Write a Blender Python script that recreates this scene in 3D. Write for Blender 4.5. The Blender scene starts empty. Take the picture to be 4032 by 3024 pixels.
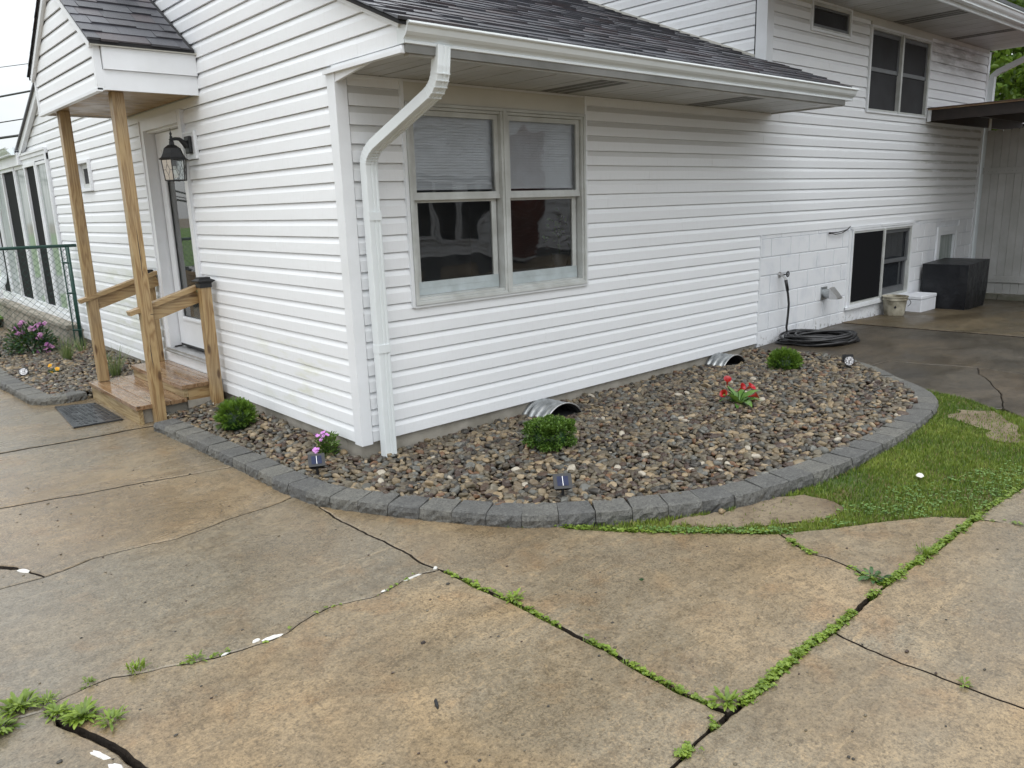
import bpy, bmesh, math, random
import numpy as np
from mathutils import Vector, Matrix, noise, geometry
R = math.radians
random.seed(7); rng = np.random.default_rng(7)
SC = bpy.context.scene; COL = SC.collection

# ------------------------------------------------------------------ camera
cam = bpy.data.cameras.new('camera'); camo = bpy.data.objects.new('camera', cam); COL.objects.link(camo)
cr = Vector((0.74378596, -0.66768928, -0.03120065)); cu = Vector((0.17288196, 0.1470757, 0.97389967)); cf = Vector((0.64567351, 0.72976693, -0.22482428))
CAM = Vector((-2.58194, -4.45013, 1.55008))
camo.matrix_world = Matrix(((cr.x, cu.x, -cf.x, CAM.x), (cr.y, cu.y, -cf.y, CAM.y), (cr.z, cu.z, -cf.z, CAM.z), (0, 0, 0, 1)))
cam.sensor_width = 36; cam.lens = 3085.93 / 4032 * 36; cam.clip_start = 0.05; cam.clip_end = 600
SC.camera = camo

# ------------------------------------------------------------------ sky, sun, exposure
SUN_EL, SUN_AZ = R(62), R(225)
wd = bpy.data.worlds.new('World'); SC.world = wd; wd.use_nodes = True
nt = wd.node_tree; N = nt.nodes; L = nt.links; N.clear()
wo = N.new('ShaderNodeOutputWorld'); bg = N.new('ShaderNodeBackground'); bg.inputs[1].default_value = 0.1
sky = N.new('ShaderNodeTexSky'); sky.sky_type = 'NISHITA'; sky.sun_disc = False; sky.sun_elevation = SUN_EL; sky.sun_rotation = SUN_AZ
tc = N.new('ShaderNodeTexCoord'); sp = N.new('ShaderNodeSeparateXYZ'); L.new(tc.outputs['Generated'], sp.inputs[0])
mx = N.new('ShaderNodeMath'); mx.operation = 'MAXIMUM'; L.new(sp.outputs[2], mx.inputs[0]); mx.inputs[1].default_value = 0.0
ov = N.new('ShaderNodeMapRange'); L.new(mx.outputs[0], ov.inputs[0]); ov.inputs[3].default_value = 4.6; ov.inputs[4].default_value = 13.2
mp = N.new('ShaderNodeMapping'); mp.inputs['Scale'].default_value = (1, 1, 3.5); L.new(tc.outputs['Generated'], mp.inputs[0])
cn = N.new('ShaderNodeTexNoise'); cn.inputs['Scale'].default_value = 2.6; cn.inputs['Detail'].default_value = 6; cn.inputs['Roughness'].default_value = 0.55; L.new(mp.outputs[0], cn.inputs['Vector'])
cm = N.new('ShaderNodeMapRange'); L.new(cn.outputs[0], cm.inputs[0]); cm.inputs[1].default_value = .3; cm.inputs[2].default_value = .7; cm.inputs[3].default_value = .86; cm.inputs[4].default_value = 1.12
ml = N.new('ShaderNodeMath'); ml.operation = 'MULTIPLY'; L.new(ov.outputs[0], ml.inputs[0]); L.new(cm.outputs[0], ml.inputs[1])
cc = N.new('ShaderNodeVectorMath'); cc.operation = 'SCALE'; cc.inputs[0].default_value = (0.955, 0.985, 1.0); L.new(ml.outputs[0], cc.inputs['Scale'])
mix = N.new('ShaderNodeMix'); mix.data_type = 'RGBA'; mix.inputs[0].default_value = 0.9; L.new(sky.outputs[0], mix.inputs[6]); L.new(cc.outputs[0], mix.inputs[7])
L.new(mix.outputs[2], bg.inputs[0]); L.new(bg.outputs[0], wo.inputs[0])
sd = bpy.data.lights.new('sun', 'SUN'); sd.energy = 0.55; sd.angle = R(35); sd.color = (1, .985, .96)
so = bpy.data.objects.new('sun', sd); COL.objects.link(so)
so.rotation_euler = Vector((math.cos(SUN_EL) * math.sin(SUN_AZ), math.cos(SUN_EL) * math.cos(SUN_AZ), math.sin(SUN_EL))).to_track_quat('Z', 'Y').to_euler()
SC.view_settings.view_transform = 'Standard'; SC.view_settings.look = 'None'; SC.view_settings.exposure = 0.97; SC.view_settings.gamma = 1
SC.render.engine = 'CYCLES'; SC.cycles.use_denoising = True; SC.cycles.max_bounces = 6; SC.cycles.transparent_max_bounces = 12
SC.cycles.caustics_reflective = False; SC.cycles.caustics_refractive = False

# ------------------------------------------------------------------ helpers
def G(x):                                   # ground height
    return float(np.interp(x, [-.7, 5, 6.6, 11], [-.165, -.028, -.003, -.13]))
def tag(o, label=None, cat=None, group=None, kind=None):
    if label: o['label'] = label
    if cat: o['category'] = cat
    if group: o['group'] = group
    if kind: o['kind'] = kind
    return o
def empty(name, loc=(0, 0, 0)):
    o = bpy.data.objects.new(name, None); COL.objects.link(o); o.location = loc; o.empty_display_size = .05; return o
def link(name, me, mat, parent=None, loc=None, smooth=False):
    o = bpy.data.objects.new(name, me); COL.objects.link(o)
    if mat is not None and not me.materials: me.materials.append(mat)
    if parent is not None: o.parent = parent
    if loc is not None: o.location = loc
    if smooth: me.polygons.foreach_set('use_smooth', [True] * len(me.polygons))
    return o
def worldloc(o):
    v = Vector(o.location)
    return v if o.parent is None else v + worldloc(o.parent)
class MB:
    def __init__(s): s.v = []; s.f = []; s.m = []; s.mi = 0
    def add(s, vs, fs):
        b = len(s.v); s.v += [tuple(v) for v in vs]; s.f += [tuple(i + b for i in f) for f in fs]; s.m += [s.mi] * len(fs); return s
    def box(s, x0, x1, y0, y1, z0, z1, bev=0):
        if bev <= 0:
            return s.add([(x, y, z) for z in (z0, z1) for y in (y0, y1) for x in (x0, x1)],
                         [(0, 2, 3, 1), (4, 5, 7, 6), (0, 1, 5, 4), (2, 6, 7, 3), (0, 4, 6, 2), (1, 3, 7, 5)])
        bm = bmesh.new(); r = bmesh.ops.create_cube(bm, size=1)
        for v in bm.verts: v.co = ((x0 + x1) / 2 + v.co.x * (x1 - x0), (y0 + y1) / 2 + v.co.y * (y1 - y0), (z0 + z1) / 2 + v.co.z * (z1 - z0))
        bmesh.ops.bevel(bm, geom=bm.edges[:], offset=bev, segments=2, affect='EDGES', profile=.5)
        return s.addbm(bm)
    def addbm(s, bm):
        bm.verts.index_update(); s.add([v.co[:] for v in bm.verts], [[v.index for v in f.verts] for f in bm.faces]); bm.free(); return s
    def beam(s, p0, p1, w, h, up=(0, 0, 1)):              # box along p0-p1, w sideways, h along up
        p0 = Vector(p0); p1 = Vector(p1); d = (p1 - p0).normalized(); u = Vector(up); sd_ = d.cross(u).normalized(); u = sd_.cross(d).normalized()
        vs = [p + sd_ * (a * w / 2) + u * (b * h / 2) for p in (p0, p1) for b in (-1, 1) for a in (-1, 1)]
        return s.add(vs, [(0, 2, 3, 1), (4, 5, 7, 6), (0, 1, 5, 4), (2, 6, 7, 3), (0, 4, 6, 2), (1, 3, 7, 5)])
    def tube(s, pts, r, n=8, cap=True, rad=None):
        pts = [Vector(p) for p in pts]; b = len(s.v); fs = []; vs = []; ref = None
        for i, p in enumerate(pts):
            t = (pts[min(i + 1, len(pts) - 1)] - pts[max(i - 1, 0)]).normalized()
            if ref is None: ref = t.orthogonal().normalized()
            ref = (ref - t * ref.dot(t)).normalized(); bi = t.cross(ref); rr = rad[i] if rad else r
            vs += [p + (ref * math.cos(2 * math.pi * k / n) + bi * math.sin(2 * math.pi * k / n)) * rr for k in range(n)]
        for i in range(len(pts) - 1):
            for k in range(n): fs.append((i * n + k, i * n + (k + 1) % n, (i + 1) * n + (k + 1) % n, (i + 1) * n + k))
        if cap: fs.append(tuple(range(n))[::-1]); fs.append(tuple((len(pts) - 1) * n + k for k in range(n)))
        return s.add(vs, fs)
    def lathe(s, prof, c=(0, 0, 0), n=24, close=True):    # profile (r,z) about vertical axis
        vs = [(c[0] + r * math.cos(2 * math.pi * k / n), c[1] + r * math.sin(2 * math.pi * k / n), c[2] + z) for r, z in prof for k in range(n)]
        fs = [(i * n + k, i * n + (k + 1) % n, (i + 1) * n + (k + 1) % n, (i + 1) * n + k) for i in range(len(prof) - 1) for k in range(n)]
        if close: fs.append(tuple(range(n))[::-1]); fs.append(tuple((len(prof) - 1) * n + k for k in range(n)))
        return s.add(vs, fs)
    def extr(s, prof, fn, a, b):                          # closed profile mapped by fn(p, s) from a to b
        n = len(prof); vs = [fn(p, a) for p in prof] + [fn(p, b) for p in prof]
        return s.add(vs, [(i, (i + 1) % n, n + (i + 1) % n, n + i) for i in range(n)] + [tuple(range(n))[::-1], tuple(range(n, 2 * n))])
    def build(s, name, mat, parent=None, smooth=False, local=False, mats=None, auto=None):
        o_ = Vector((0, 0, 0)) if (parent is None or local) else worldloc(parent)
        me = bpy.data.meshes.new(name); me.from_pydata([(v[0] - o_.x, v[1] - o_.y, v[2] - o_.z) for v in s.v], [], s.f)
        for m in (mats or [mat]): me.materials.append(m)
        if mats: me.polygons.foreach_set('material_index', s.m)
        me.update()
        o = link(name, me, None, parent, None, smooth)
        if auto: me.set_sharp_from_angle(angle=R(auto))
        return o
def arr_mesh(name, V, F, attrs=None, smooth=False):        # V (n,3) F (m,k)
    me = bpy.data.meshes.new(name); V = np.asarray(V, np.float32); F = np.asarray(F, np.int32); k = F.shape[1]
    me.vertices.add(len(V)); me.vertices.foreach_set('co', V.ravel()); me.loops.add(F.size); me.loops.foreach_set('vertex_index', F.ravel())
    me.polygons.add(len(F)); me.polygons.foreach_set('loop_start', np.arange(0, F.size, k, dtype=np.int32))
    me.polygons.foreach_set('use_smooth', np.full(len(F), smooth)); me.update(calc_edges=True)
    for n, a in (attrs or {}).items():
        at = me.attributes.new(n, 'FLOAT', 'POINT'); at.data.foreach_set('value', np.asarray(a, np.float32))
    return me

# ------------------------------------------------------------------ materials
class NT:
    def __init__(s, name):
        s.m = bpy.data.materials.new(name); s.m.use_nodes = True; s.t = s.m.node_tree; s.t.nodes.clear()
        s.out = s.n('ShaderNodeOutputMaterial'); s.b = s.n('ShaderNodeBsdfPrincipled'); s.l(s.b.outputs[0], s.out.inputs[0])
        s.geo = s.n('ShaderNodeNewGeometry'); s.pos = s.geo.outputs['Position']
    def n(s, t, **k):
        x = s.t.nodes.new(t)
        for a, b in k.items(): setattr(x, a, b)
        return x
    def l(s, a, b): s.t.links.new(a, b)
    def mapv(s, v, sc, loc=(0, 0, 0), rot=(0, 0, 0)):
        m = s.n('ShaderNodeMapping'); s.l(v, m.inputs[0]); m.inputs['Scale'].default_value = sc; m.inputs['Location'].default_value = loc; m.inputs['Rotation'].default_value = rot; return m.outputs[0]
    def noise(s, v, sc, det=4, rough=.55, dist=0):
        x = s.n('ShaderNodeTexNoise'); s.l(v, x.inputs['Vector']); x.inputs['Scale'].default_value = sc; x.inputs['Detail'].default_value = det; x.inputs['Roughness'].default_value = rough; x.inputs['Distortion'].default_value = dist; return x.outputs[0]
    def vor(s, v, sc, feat='F1', rnd=1):
        x = s.n('ShaderNodeTexVoronoi'); x.feature = feat; s.l(v, x.inputs['Vector']); x.inputs['Scale'].default_value = sc; x.inputs['Randomness'].default_value = rnd; return x
    def rng(s, v, a, b, c=0., d=1., clamp=True):
        x = s.n('ShaderNodeMapRange'); x.clamp = clamp
        s.l(v, x.inputs[0]) if not isinstance(v, (int, float)) else None
        for i, q in zip((1, 2, 3, 4), (a, b, c, d)): x.inputs[i].default_value = q
        return x.outputs[0]
    def math(s, op, a, b=None, c=None):
        x = s.n('ShaderNodeMath'); x.operation = op
        for i, q in enumerate((a, b, c)):
            if q is None: continue
            if isinstance(q, (int, float)): x.inputs[i].default_value = q
            else: s.l(q, x.inputs[i])
        return x.outputs[0]
    def mix(s, f, a, b, mode='MIX'):
        x = s.n('ShaderNodeMix'); x.data_type = 'RGBA'; x.blend_type = mode
        for i, q in ((0, f), (6, a), (7, b)):
            if isinstance(q, (int, float)): x.inputs[i].default_value = q
            elif isinstance(q, tuple): x.inputs[i].default_value = (*q, 1)
            else: s.l(q, x.inputs[i])
        return x.outputs[2]
    def ramp(s, v, stops, interp='LINEAR'):
        x = s.n('ShaderNodeValToRGB'); e = x.color_ramp.elements; x.color_ramp.interpolation = interp
        while len(e) < len(stops): e.new(.5)
        for q, (p, c) in zip(e, stops): q.position = p; q.color = (*c, 1)
        s.l(v, x.inputs[0]); return x.outputs[0]
    def bump(s, h, st=.3, dist=.01, nrm=None):
        x = s.n('ShaderNodeBump'); x.inputs['Strength'].default_value = st; x.inputs['Distance'].default_value = dist; s.l(h, x.inputs['Height'])
        if nrm is not None: s.l(nrm, x.inputs['Normal'])
        s.l(x.outputs[0], s.b.inputs['Normal']); return x.outputs[0]
    def col(s, c): s.b.inputs['Base Color'].default_value = (*c, 1) if isinstance(c, tuple) else (0, 0, 0, 1); (None if isinstance(c, tuple) else s.l(c, s.b.inputs['Base Color']))
    def rough(s, r):
        if isinstance(r, (int, float)): s.b.inputs['Roughness'].default_value = r
        else: s.l(r, s.b.inputs['Roughness'])
    def objrand(s): return s.n('ShaderNodeObjectInfo').outputs['Random']
    def attr(s, n): a = s.n('ShaderNodeAttribute'); a.attribute_name = n; return a.outputs['Fac']
    def xyz(s, v=None): x = s.n('ShaderNodeSeparateXYZ'); s.l(v if v is not None else s.pos, x.inputs[0]); return x.outputs
def pm(name, c, c2=None, sc=6, rough=.5, bump=0, bsc=60, metal=0, objv=0, bd=.004, det=5, rr=None):
    m = NT(name); c2 = c2 or tuple(x * .8 for x in c); nz = m.noise(m.pos, sc, det)
    k = m.mix(m.rng(nz, .35, .65), c, c2)
    if objv: k = m.mix(1, k, m.mix(m.objrand(), (1 - objv,) * 3, (1, 1, 1)), 'MULTIPLY')
    m.col(k); m.b.inputs['Metallic'].default_value = metal
    m.rough(m.rng(nz, .3, .7, rough, rr) if rr else rough)
    if bump: m.bump(m.noise(m.pos, bsc, 4), bump, bd)
    return m.m
def siding_mat(name, base=(.82, .84, .865), grain=(1.2, 1.2, 60), green=True, under=()):
    m = NT(name); n1 = m.noise(m.pos, 1.1, 5); n2 = m.noise(m.mapv(m.pos, (9, 9, 1.2)), 6, 5, .6)
    k = m.mix(m.rng(n1, .3, .7, 0, .55), base, (base[0] * .95, base[1] * .94, base[2] * .93))
    k = m.mix(m.rng(n2, .52, .8, 0, .22), k, (.62, .63, .62))                # faint run-off streaks
    x, y, z = m.xyz()
    nz = m.xyz(m.geo.outputs['Normal'])[2]; bev = m.rng(nz, .05, .2)
    sp = m.noise(m.mapv(m.pos, (1, 1, 5)), 2.3, 6, .6)
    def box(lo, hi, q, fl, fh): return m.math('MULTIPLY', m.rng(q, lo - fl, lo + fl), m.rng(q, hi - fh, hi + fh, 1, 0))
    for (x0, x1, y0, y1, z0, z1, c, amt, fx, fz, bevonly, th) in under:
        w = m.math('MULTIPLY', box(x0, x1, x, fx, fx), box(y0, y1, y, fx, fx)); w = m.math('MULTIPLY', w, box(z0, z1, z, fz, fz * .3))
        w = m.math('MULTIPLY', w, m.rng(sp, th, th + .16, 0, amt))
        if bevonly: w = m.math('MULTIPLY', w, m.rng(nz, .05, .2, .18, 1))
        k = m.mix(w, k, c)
    m.col(k); m.rough(m.rng(n1, .3, .7, .34, .5)); m.b.inputs['Specular IOR Level'].default_value = .4
    g = m.noise(m.mapv(m.pos, grain), 9, 4, .6, .6); b1 = m.bump(m.noise(m.mapv(m.pos, (1, 1, 2)), 2.6, 3), .35, .012); m.bump(g, .16, .0022, b1)
    return m.m
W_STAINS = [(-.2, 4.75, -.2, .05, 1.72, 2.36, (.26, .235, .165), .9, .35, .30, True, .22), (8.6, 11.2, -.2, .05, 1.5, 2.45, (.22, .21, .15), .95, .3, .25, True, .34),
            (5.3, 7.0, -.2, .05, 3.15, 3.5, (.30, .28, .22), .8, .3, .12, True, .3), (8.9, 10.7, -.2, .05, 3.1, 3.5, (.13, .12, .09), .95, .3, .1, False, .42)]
M = {}
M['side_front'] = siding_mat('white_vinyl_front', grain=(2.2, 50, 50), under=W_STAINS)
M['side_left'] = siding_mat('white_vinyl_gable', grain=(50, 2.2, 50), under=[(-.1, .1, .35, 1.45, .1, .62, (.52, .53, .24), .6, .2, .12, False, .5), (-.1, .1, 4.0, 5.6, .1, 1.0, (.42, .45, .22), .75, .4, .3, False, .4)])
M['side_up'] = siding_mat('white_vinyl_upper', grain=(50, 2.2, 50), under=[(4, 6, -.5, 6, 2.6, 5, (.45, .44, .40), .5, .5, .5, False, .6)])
M['white'] = pm('white_trim', (.79, .81, .84), (.72, .74, .76), 3, .4, .05, 30)
M['white_metal'] = pm('white_gutter_metal', (.74, .78, .80), (.68, .72, .73), 2.5, .3, .03, 20)
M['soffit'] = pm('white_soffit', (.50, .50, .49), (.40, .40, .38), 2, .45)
M['fascia_shade'] = pm('weathered_fascia_painted_shade', (.20, .20, .19), (.13, .13, .12), 3, .5)  # dirt and the gutter's shadow both put into this dark grey
M['vent'] = pm('soffit_vent', (.20, .20, .19), (.12, .12, .11), 30, .6)
M['win'] = pm('window_frame_aluminium', (.58, .60, .59), (.44, .45, .43), 5, .4, .05, 60)
M['win_blue'] = pm('window_rail_aluminium', (.50, .56, .58), (.40, .45, .46), 8, .32)
M['win_dark'] = pm('bronze_window_sash', (.13, .14, .15), (.10, .105, .11), 5, .4)
M['trim_tan'] = pm('tan_coil_trim', (.60, .59, .54), (.52, .51, .46), 2, .4)
M['dark'] = pm('dark_interior', (.035, .036, .04), (.02, .02, .022), 2, .8)
M['room'] = pm('room_wall', (.13, .14, .15), (.09, .10, .11), 1.5, .9)
M['blind'] = pm('white_blind', (.86, .89, .95), (.74, .76, .80), 3, .5)
M['black'] = pm('black_plastic', (.008, .0085, .010), (.013, .0135, .015), 20, .5, .1, 120)
M['rubber'] = pm('black_rubber_hose', (.012, .012, .013), (.03, .03, .032), 14, .35)
M['green_paint'] = pm('green_coated_steel', (.010, .055, .042), (.008, .04, .03), 20, .4)
def glass(name, wav=.0, tint=(.96, .98, .98), dirt=.035, r=.02):
    m = NT(name); t = m.n('ShaderNodeBsdfTransparent'); t.inputs[0].default_value = (*tint, 1); g = m.n('ShaderNodeBsdfGlossy'); g.inputs['Roughness'].default_value = r
    f = m.n('ShaderNodeFresnel'); f.inputs[0].default_value = 1.62; d = m.n('ShaderNodeBsdfDiffuse'); d.inputs[0].default_value = (.5, .52, .52, 1)
    if wav:
        b = m.n('ShaderNodeBump'); b.inputs['Strength'].default_value = wav; b.inputs['Distance'].default_value = .02
        m.l(m.noise(m.pos, 3.0, 1, .3), b.inputs['Height']); m.l(b.outputs[0], g.inputs['Normal'])
    a = m.n('ShaderNodeMixShader'); m.l(m.math('MULTIPLY', f.outputs[0], 1.6), a.inputs[0]); m.l(t.outputs[0], a.inputs[1]); m.l(g.outputs[0], a.inputs[2])
    c = m.n('ShaderNodeMixShader'); m.l(m.rng(m.noise(m.pos, 5, 5), .4, .75, dirt * .3, dirt), c.inputs[0]); m.l(a.outputs[0], c.inputs[1]); m.l(d.outputs[0], c.inputs[2]); m.l(c.outputs[0], m.out.inputs[0])
    return m.m
M['glass'] = glass('window_glass', .25); M['glass_clear'] = glass('clear_glass', 0, (.93, .96, .95), .10)
m = NT('dark_window_glass'); m.col(m.mix(m.noise(m.pos, 2.5, 3), (.012, .014, .018), (.03, .035, .04))); m.rough(.06); m.b.inputs['Specular IOR Level'].default_value = .55; m.bump(m.noise(m.pos, 1.5, 1), .04, .05); M['pane_dark'] = m.m
m = NT('curtained_glass'); m.col(m.mix(m.rng(m.noise(m.mapv(m.pos, (6, 6, .6)), 3, 4), .35, .65), (.22, .26, .25), (.36, .40, .38))); m.rough(.07); M['pane_curtain'] = m.m
m = NT('insect_screen'); m.col((.007, .0075, .009)); m.rough(.75); m.b.inputs['Specular IOR Level'].default_value = .15; M['screen'] = m.m
# shingles
def shingle_mat(name, a, b, c, wet=.42):
    m = NT(name); r = m.attr('rnd'); r2 = m.math('FRACT', m.math('ADD', m.math('MULTIPLY', r, 1.0), m.math('MULTIPLY', m.objrand(), 1.0)))
    k = m.ramp(r2, [(0, a), (.35, b), (.6, c), (.8, tuple(x * 1.35 for x in b)), (1, a)])
    k = m.mix(m.rng(m.noise(m.pos, 260, 2), .4, .62, 0, .55), k, tuple(x * 2.0 for x in b)); k = m.mix(m.rng(m.noise(m.pos, 2, 3), .4, .7, 0, .3), k, tuple(x * .6 for x in a))
    m.col(k); m.rough(wet); m.bump(m.noise(m.pos, 330, 2), .5, .002); return m.m
M['shingle'] = shingle_mat('charcoal_shingle', (.028, .028, .034), (.060, .062, .072), (.062, .042, .042), .33)
M['shingle_far'] = shingle_mat('grey_shingle', (.17, .15, .16), (.24, .22, .24), (.13, .11, .13), .6)
M['roofdeck'] = pm('roof_underlay', (.015, .015, .017), None, 10, .8)
# treated wood, grain along an axis
def wood_mat(name, axis, light=(.42, .295, .145), dark=(.22, .125, .050), wet=.45, sc=1.0):
    m = NT(name); stretch = [13 * sc] * 3; stretch[axis] = 1.1 * sc; ob = m.n('ShaderNodeObjectInfo')
    rn = m.math('MULTIPLY', ob.outputs['Random'], 7.0); cb = m.n('ShaderNodeCombineXYZ'); [m.l(rn, cb.inputs[i]) for i in range(3)]
    v = m.n('ShaderNodeVectorMath'); m.l(m.pos, v.inputs[0]); m.l(cb.outputs[0], v.inputs[1])
    q = m.mapv(v.outputs[0], tuple(stretch)); n = m.noise(q, .75, 3, .5, .5)
    rings = m.math('FRACT', m.math('MULTIPLY', n, 11.0)); ring = m.rng(m.math('ABSOLUTE', m.math('SUBTRACT', rings, .5)), .12, .48)
    fine = m.noise(m.mapv(v.outputs[0], tuple(x * 14 for x in stretch)), 1, 3)
    k = m.mix(m.rng(ring, 0, 1, .0, .85), light, dark); k = m.mix(m.rng(fine, .4, .7, 0, .30), k, dark)
    k = m.mix(m.rng(m.noise(m.pos, 2.2, 4), .45, .75, 0, .4), k, (.30, .25, .17))
    ks = [7.] * 3; ks[axis] = 2.3; vo = m.vor(m.mapv(v.outputs[0], tuple(ks)), 1.0); kn = m.rng(vo.outputs['Distance'], .07, .13, 1, 0)
    k = m.mix(m.math('MULTIPLY', kn, .85), k, (.075, .035, .015))
    m.col(k); m.rough(m.rng(m.noise(m.pos, 5, 3), .35, .65, wet - .12, wet + .12)); m.bump(fine, .18, .002); return m.m
for i, a in enumerate('xyz'): M['wood_' + a] = wood_mat('pine_' + a, i)
M['tread'] = wood_mat('wet_tread_pine', 1, (.30, .19, .105), (.165, .085, .04), .16, .8)
M['board_pale'] = wood_mat('pale_riser_pine', 1, (.40, .31, .17), (.20, .125, .05), .45, .7)
M['darkwood'] = pm('dark_stained_wood', (.016, .011, .009), (.026, .017, .013), 12, .6)
M['ply'] = pm('plywood_edge', (.40, .30, .18), (.28, .16, .10), 9, .6)
# concrete
def concrete_mat(name, *a, **k):
    return _cm(name, *a, **k)
def _cm(name, tan=(.305, .232, .142), grey=(.225, .198, .150), dark=(.105, .080, .050), wetlo=.13, wethi=.48, stain=(.27, .15, .062)):
    m = NT(name); p = m.pos
    big = m.noise(p, .8, 5, .55, .8); mid = m.noise(p, 3.7, 6, .62, .4); fine = m.noise(p, 190, 3, .7); gr = m.noise(p, 48, 5, .7)
    streak = m.noise(m.mapv(p, (1.3, 3.4, 1), rot=(0, 0, .5)), 1.7, 7, .66, 1.2)
    k = m.mix(m.rng(big, .40, .60), grey, tan); k = m.mix(m.rng(streak, .50, .72, 0, .55), k, dark); k = m.mix(m.rng(mid, .55, .72, 0, .5), k, stain)
    damp = m.noise(p, .55, 4, .5, .6); k = m.mix(m.rng(damp, .50, .64, 0, .55), k, (.120, .085, .048)); scr = m.noise(m.mapv(p, (.7, 16, 1), rot=(0, 0, .25)), 1.6, 3, .5, 1.6); k = m.mix(m.rng(scr, .64, .70, 0, .35), k, tuple(x * 1.5 for x in tan)); scd = m.noise(m.mapv(p, (15, .8, 1), rot=(0, 0, .9)), 1.5, 3, .5, 1.4); k = m.mix(m.rng(scd, .66, .71, 0, .40), k, dark)
    k = m.mix(m.rng(mid, .45, .25, 0, .5), k, tuple(x * 1.35 for x in grey))
    med = m.noise(p, 17, 6, .72, .4); k = m.mix(m.rng(med, .50, .66, 0, .55), k, dark); k = m.mix(m.rng(med, .46, .34, 0, .40), k, tuple(min(1, x * 1.45) for x in tan))
    gr2 = m.noise(p, 105, 4, .75); k = m.mix(m.rng(gr, .50, .68, 0, .70), k, tuple(x * .6 for x in dark)); k = m.mix(m.rng(gr2, .52, .66, 0, .65), k, tuple(x * .5 for x in dark)); k = m.mix(m.rng(gr2, .46, .34, 0, .45), k, tuple(min(1, x * 1.6) for x in tan)); k = m.mix(m.rng(fine, .52, .7, 0, .35), k, tuple(x * .5 for x in dark))
    vo = m.vor(p, 34); sp = m.math('MULTIPLY', m.rng(vo.outputs['Distance'], .05, .11, 1, 0), m.rng(m.noise(p, 7, 2), .52, .6)); k = m.mix(m.math('MULTIPLY', sp, .8), k, (.03, .028, .026))
    k = m.mix(1, k, m.mix(m.objrand(), (.84, .87, .90), (1.03, .97, .88)), 'MULTIPLY'); w = m.rng(m.noise(m.mapv(p, (1, 1.8, 1), rot=(0, 0, .4)), 1.3, 5, .6, .5), .38, .64); w = m.math('MULTIPLY', w, m.rng(m.xyz()[0], -2.3, -.8, .35, 1)); m.rough(m.rng(w, 0, 1, wetlo, wethi)); k = m.mix(m.math('SUBTRACT', .35, m.math('MULTIPLY', w, .35)), k, tuple(x * .8 for x in dark)); m.col(k)
    m.b.inputs['Specular IOR Level'].default_value = .5
    h = m.math('ADD', m.math('MULTIPLY', gr, .7), m.math('MULTIPLY', fine, .5)); m.bump(h, .42, .0042); return m.m
M['conc'] = concrete_mat('driveway_concrete')
M['patio'] = concrete_mat('patio_concrete', (.150, .118, .072), (.095, .078, .052), (.035, .030, .02), .28, .60, (.075, .07, .03))
M['asphalt'] = concrete_mat('dark_walk_concrete', (.085, .070, .050), (.052, .045, .036), (.020, .018, .014), .30, .62, (.15, .115, .062))
M['found'] = pm('foundation_parge', (.40, .37, .32), (.26, .24, .20), 5, .75, .5, 40, bd=.006)
M['soil'] = pm('soil', (.040, .028, .018), (.020, .014, .010), 9, .8, .8, 60, bd=.01)
m = NT('bare_dirt_ground'); k = m.mix(m.rng(m.noise(m.pos, 2.4, 6, .65, .5), .4, .6), (.225, .178, .115), (.13, .092, .052)); k = m.mix(m.rng(m.noise(m.pos, 45, 5, .75), .50, .66, 0, .75), k, (.06, .04, .028)); k = m.mix(m.rng(m.noise(m.pos, 22, 5, .7), .55, .68, 0, .6), k, (.05, .035, .022)); m.col(k); m.rough(.6); m.bump(m.noise(m.pos, 30, 6, .75), .9, .012); M['dirt'] = m.m
m = NT('lawn_soil'); k = m.mix(m.rng(m.noise(m.pos, 5, 6, .6), .4, .62), (.045, .075, .015), (.11, .09, .035)); m.col(k); m.rough(.9); m.bump(m.noise(m.pos, 60, 4), .6, .01); M['lawnbase'] = m.m
# paver block
m = NT('paver_block_grey'); o_ = m.objrand(); n = m.noise(m.pos, 16, 6, .65); f = m.noise(m.pos, 150, 3, .7)
k = m.mix(m.rng(n, .35, .65), (.110, .108, .100), (.165, .160, .145)); k = m.mix(1, k, m.mix(o_, (.72, .74, .78), (1.15, 1.14, 1.08)), 'MULTIPLY'); f2 = m.noise(m.pos, 75, 4, .75); k = m.mix(m.rng(f2, .50, .64, 0, .7), k, (.030, .030, .029)); k = m.mix(m.rng(f2, .44, .32, 0, .45), k, (.28, .28, .25)); k = m.mix(m.rng(f, .5, .7, 0, .4), k, (.035, .036, .036))
m.col(k); m.rough(.62); m.bump(m.math('ADD', m.math('ADD', f, f2), m.math('MULTIPLY', n, .6)), .9, .005); M['paver'] = m.m
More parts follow.
